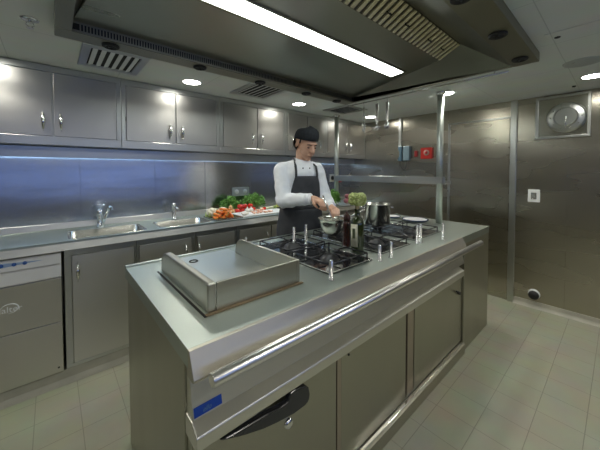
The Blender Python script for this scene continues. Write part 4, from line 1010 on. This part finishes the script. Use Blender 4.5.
# apron
def shell(name, z0, z1, ang, flare=0., thick=.004, nz=14, na=26, off=.030, top=None, m_=APRON):
    vs = []
    for i in range(nz+1):
        z = z0+(z1-z0)*i/nz
        a_, b_, f_ = sec(max(z, .80), off+flare*(z1-z)/(z1-z0))
        w_ = ang(z)
        for k in range(na+1):
            th = PI/2+w_*(1-2*k/na)
            ww = .006*math.sin(k*1.7+z*9)*(1-(z-z0)/(z1-z0)) if flare else 0
            vs.append(bp((a_+ww)*math.cos(th), f_+(b_+ww)*math.sin(th), z))
    fs = [(i*(na+1)+k, i*(na+1)+k+1, (i+1)*(na+1)+k+1, (i+1)*(na+1)+k) for i in range(nz) for k in range(na)]
    o = MB().poly(vs, fs, True).done(name, m_, CH, recalc=False)
    md = o.modifiers.new('Solidify', 'SOLIDIFY'); md.thickness = thick; md.offset = 1
    return o
shell('apron_skirt', .52, 1.09, lambda z: 2.25, .035)
shell('apron_bib', 1.08, 1.355, lambda z: .92-.42*max(0, (z-1.12)/.24), .0)
a_, b_, f_ = sec(1.09, .034)
MB().sweep([bp(a_*math.cos(t_), f_+b_*math.sin(t_), 1.09) for t_ in [2*PI*k/32 for k in range(33)]], .012, 8, .35).done('apron_tie', APRON, CH)
for s_ in (-1, 1):
    pts = []
    for z, w_ in ((1.345, .47), (1.375, .47), (1.405, .50), (1.435, .56)):
        a_, b_, f_ = sec(z, .034); pts.append(bp(s_*a_*math.sin(w_), f_+b_*math.cos(w_), z))
    pts += [bp(s_*.074, .060, 1.480), bp(s_*.070, .020, 1.508), bp(s_*.050, -.030, 1.512), bp(0, -.052, 1.510)]
    MB().sweep(pts, .013, 8, .3).done('apron_strap', APRON, CH)
# whisk in the right hand, into the bowl
wk = thing('spoon', (1.50, 1.40, 1.0), "steel spoon held in the chef's right hand, reaching into the bowl", 'spoon')
tip = Vector((bx+.015, by-.01, zg+.05)); top = Vector((1.497, 1.452, 1.215))
MB().sweep([tip, tip.lerp(top, .5), top], [.004, .005, .007], 10).done('handle', SATIN, wk)
MB().ell(tip, (.016, .022, .010)).done('bowl', SATIN, wk)

# ------------------------------------------------------------------ lights
def area(name, loc, rot, sx, sy, e, col):
    l = bpy.data.lights.new(name, 'AREA'); l.shape = 'RECTANGLE'; l.size = sx; l.size_y = sy; l.energy = e; l.color = col
    o = bpy.data.objects.new(name, l); C.objects.link(o); o.location = loc; o.rotation_euler = rot; return o
area('added_fill_light', (.6, -.9, ZC-.03), (0, 0, 0), 2.6, .5, 7, (1., .95, .84))  # soft fill added behind the camera, without a fixture

w = bpy.data.worlds.new('room_air'); bpy.context.scene.world = w; w.use_nodes = True
w.node_tree.nodes['Background'].inputs[0].default_value = (.5, .55, .55, 1); w.node_tree.nodes['Background'].inputs[1].default_value = .2

# ------------------------------------------------------------------ camera
cam = bpy.data.cameras.new('camera'); co = bpy.data.objects.new('camera', cam); C.objects.link(co)
f, yaw, pitch, cy, Hc = 282.6, 48.72, 1.68, 178.87, 1.4
cam.sensor_width = 36; cam.sensor_fit = 'HORIZONTAL'; cam.lens = f/600*36; cam.shift_y = -(225-cy)/600; cam.clip_start = .02
ya, pt_ = math.radians(yaw), math.radians(pitch)
d_ = Vector((math.cos(ya)*math.cos(pt_), math.sin(ya)*math.cos(pt_), -math.sin(pt_)))
co.location = (0, 0, Hc); co.rotation_euler = d_.to_track_quat('-Z', 'Y').to_euler()
bpy.context.scene.camera = co
for o in bpy.data.objects:
    if '_w' in o: del o['_w']
vs_ = bpy.context.scene.view_settings
vs_.view_transform = 'Standard'; vs_.look = 'None'; vs_.gamma = 1; vs_.exposure = .4; vs_.use_curve_mapping = False
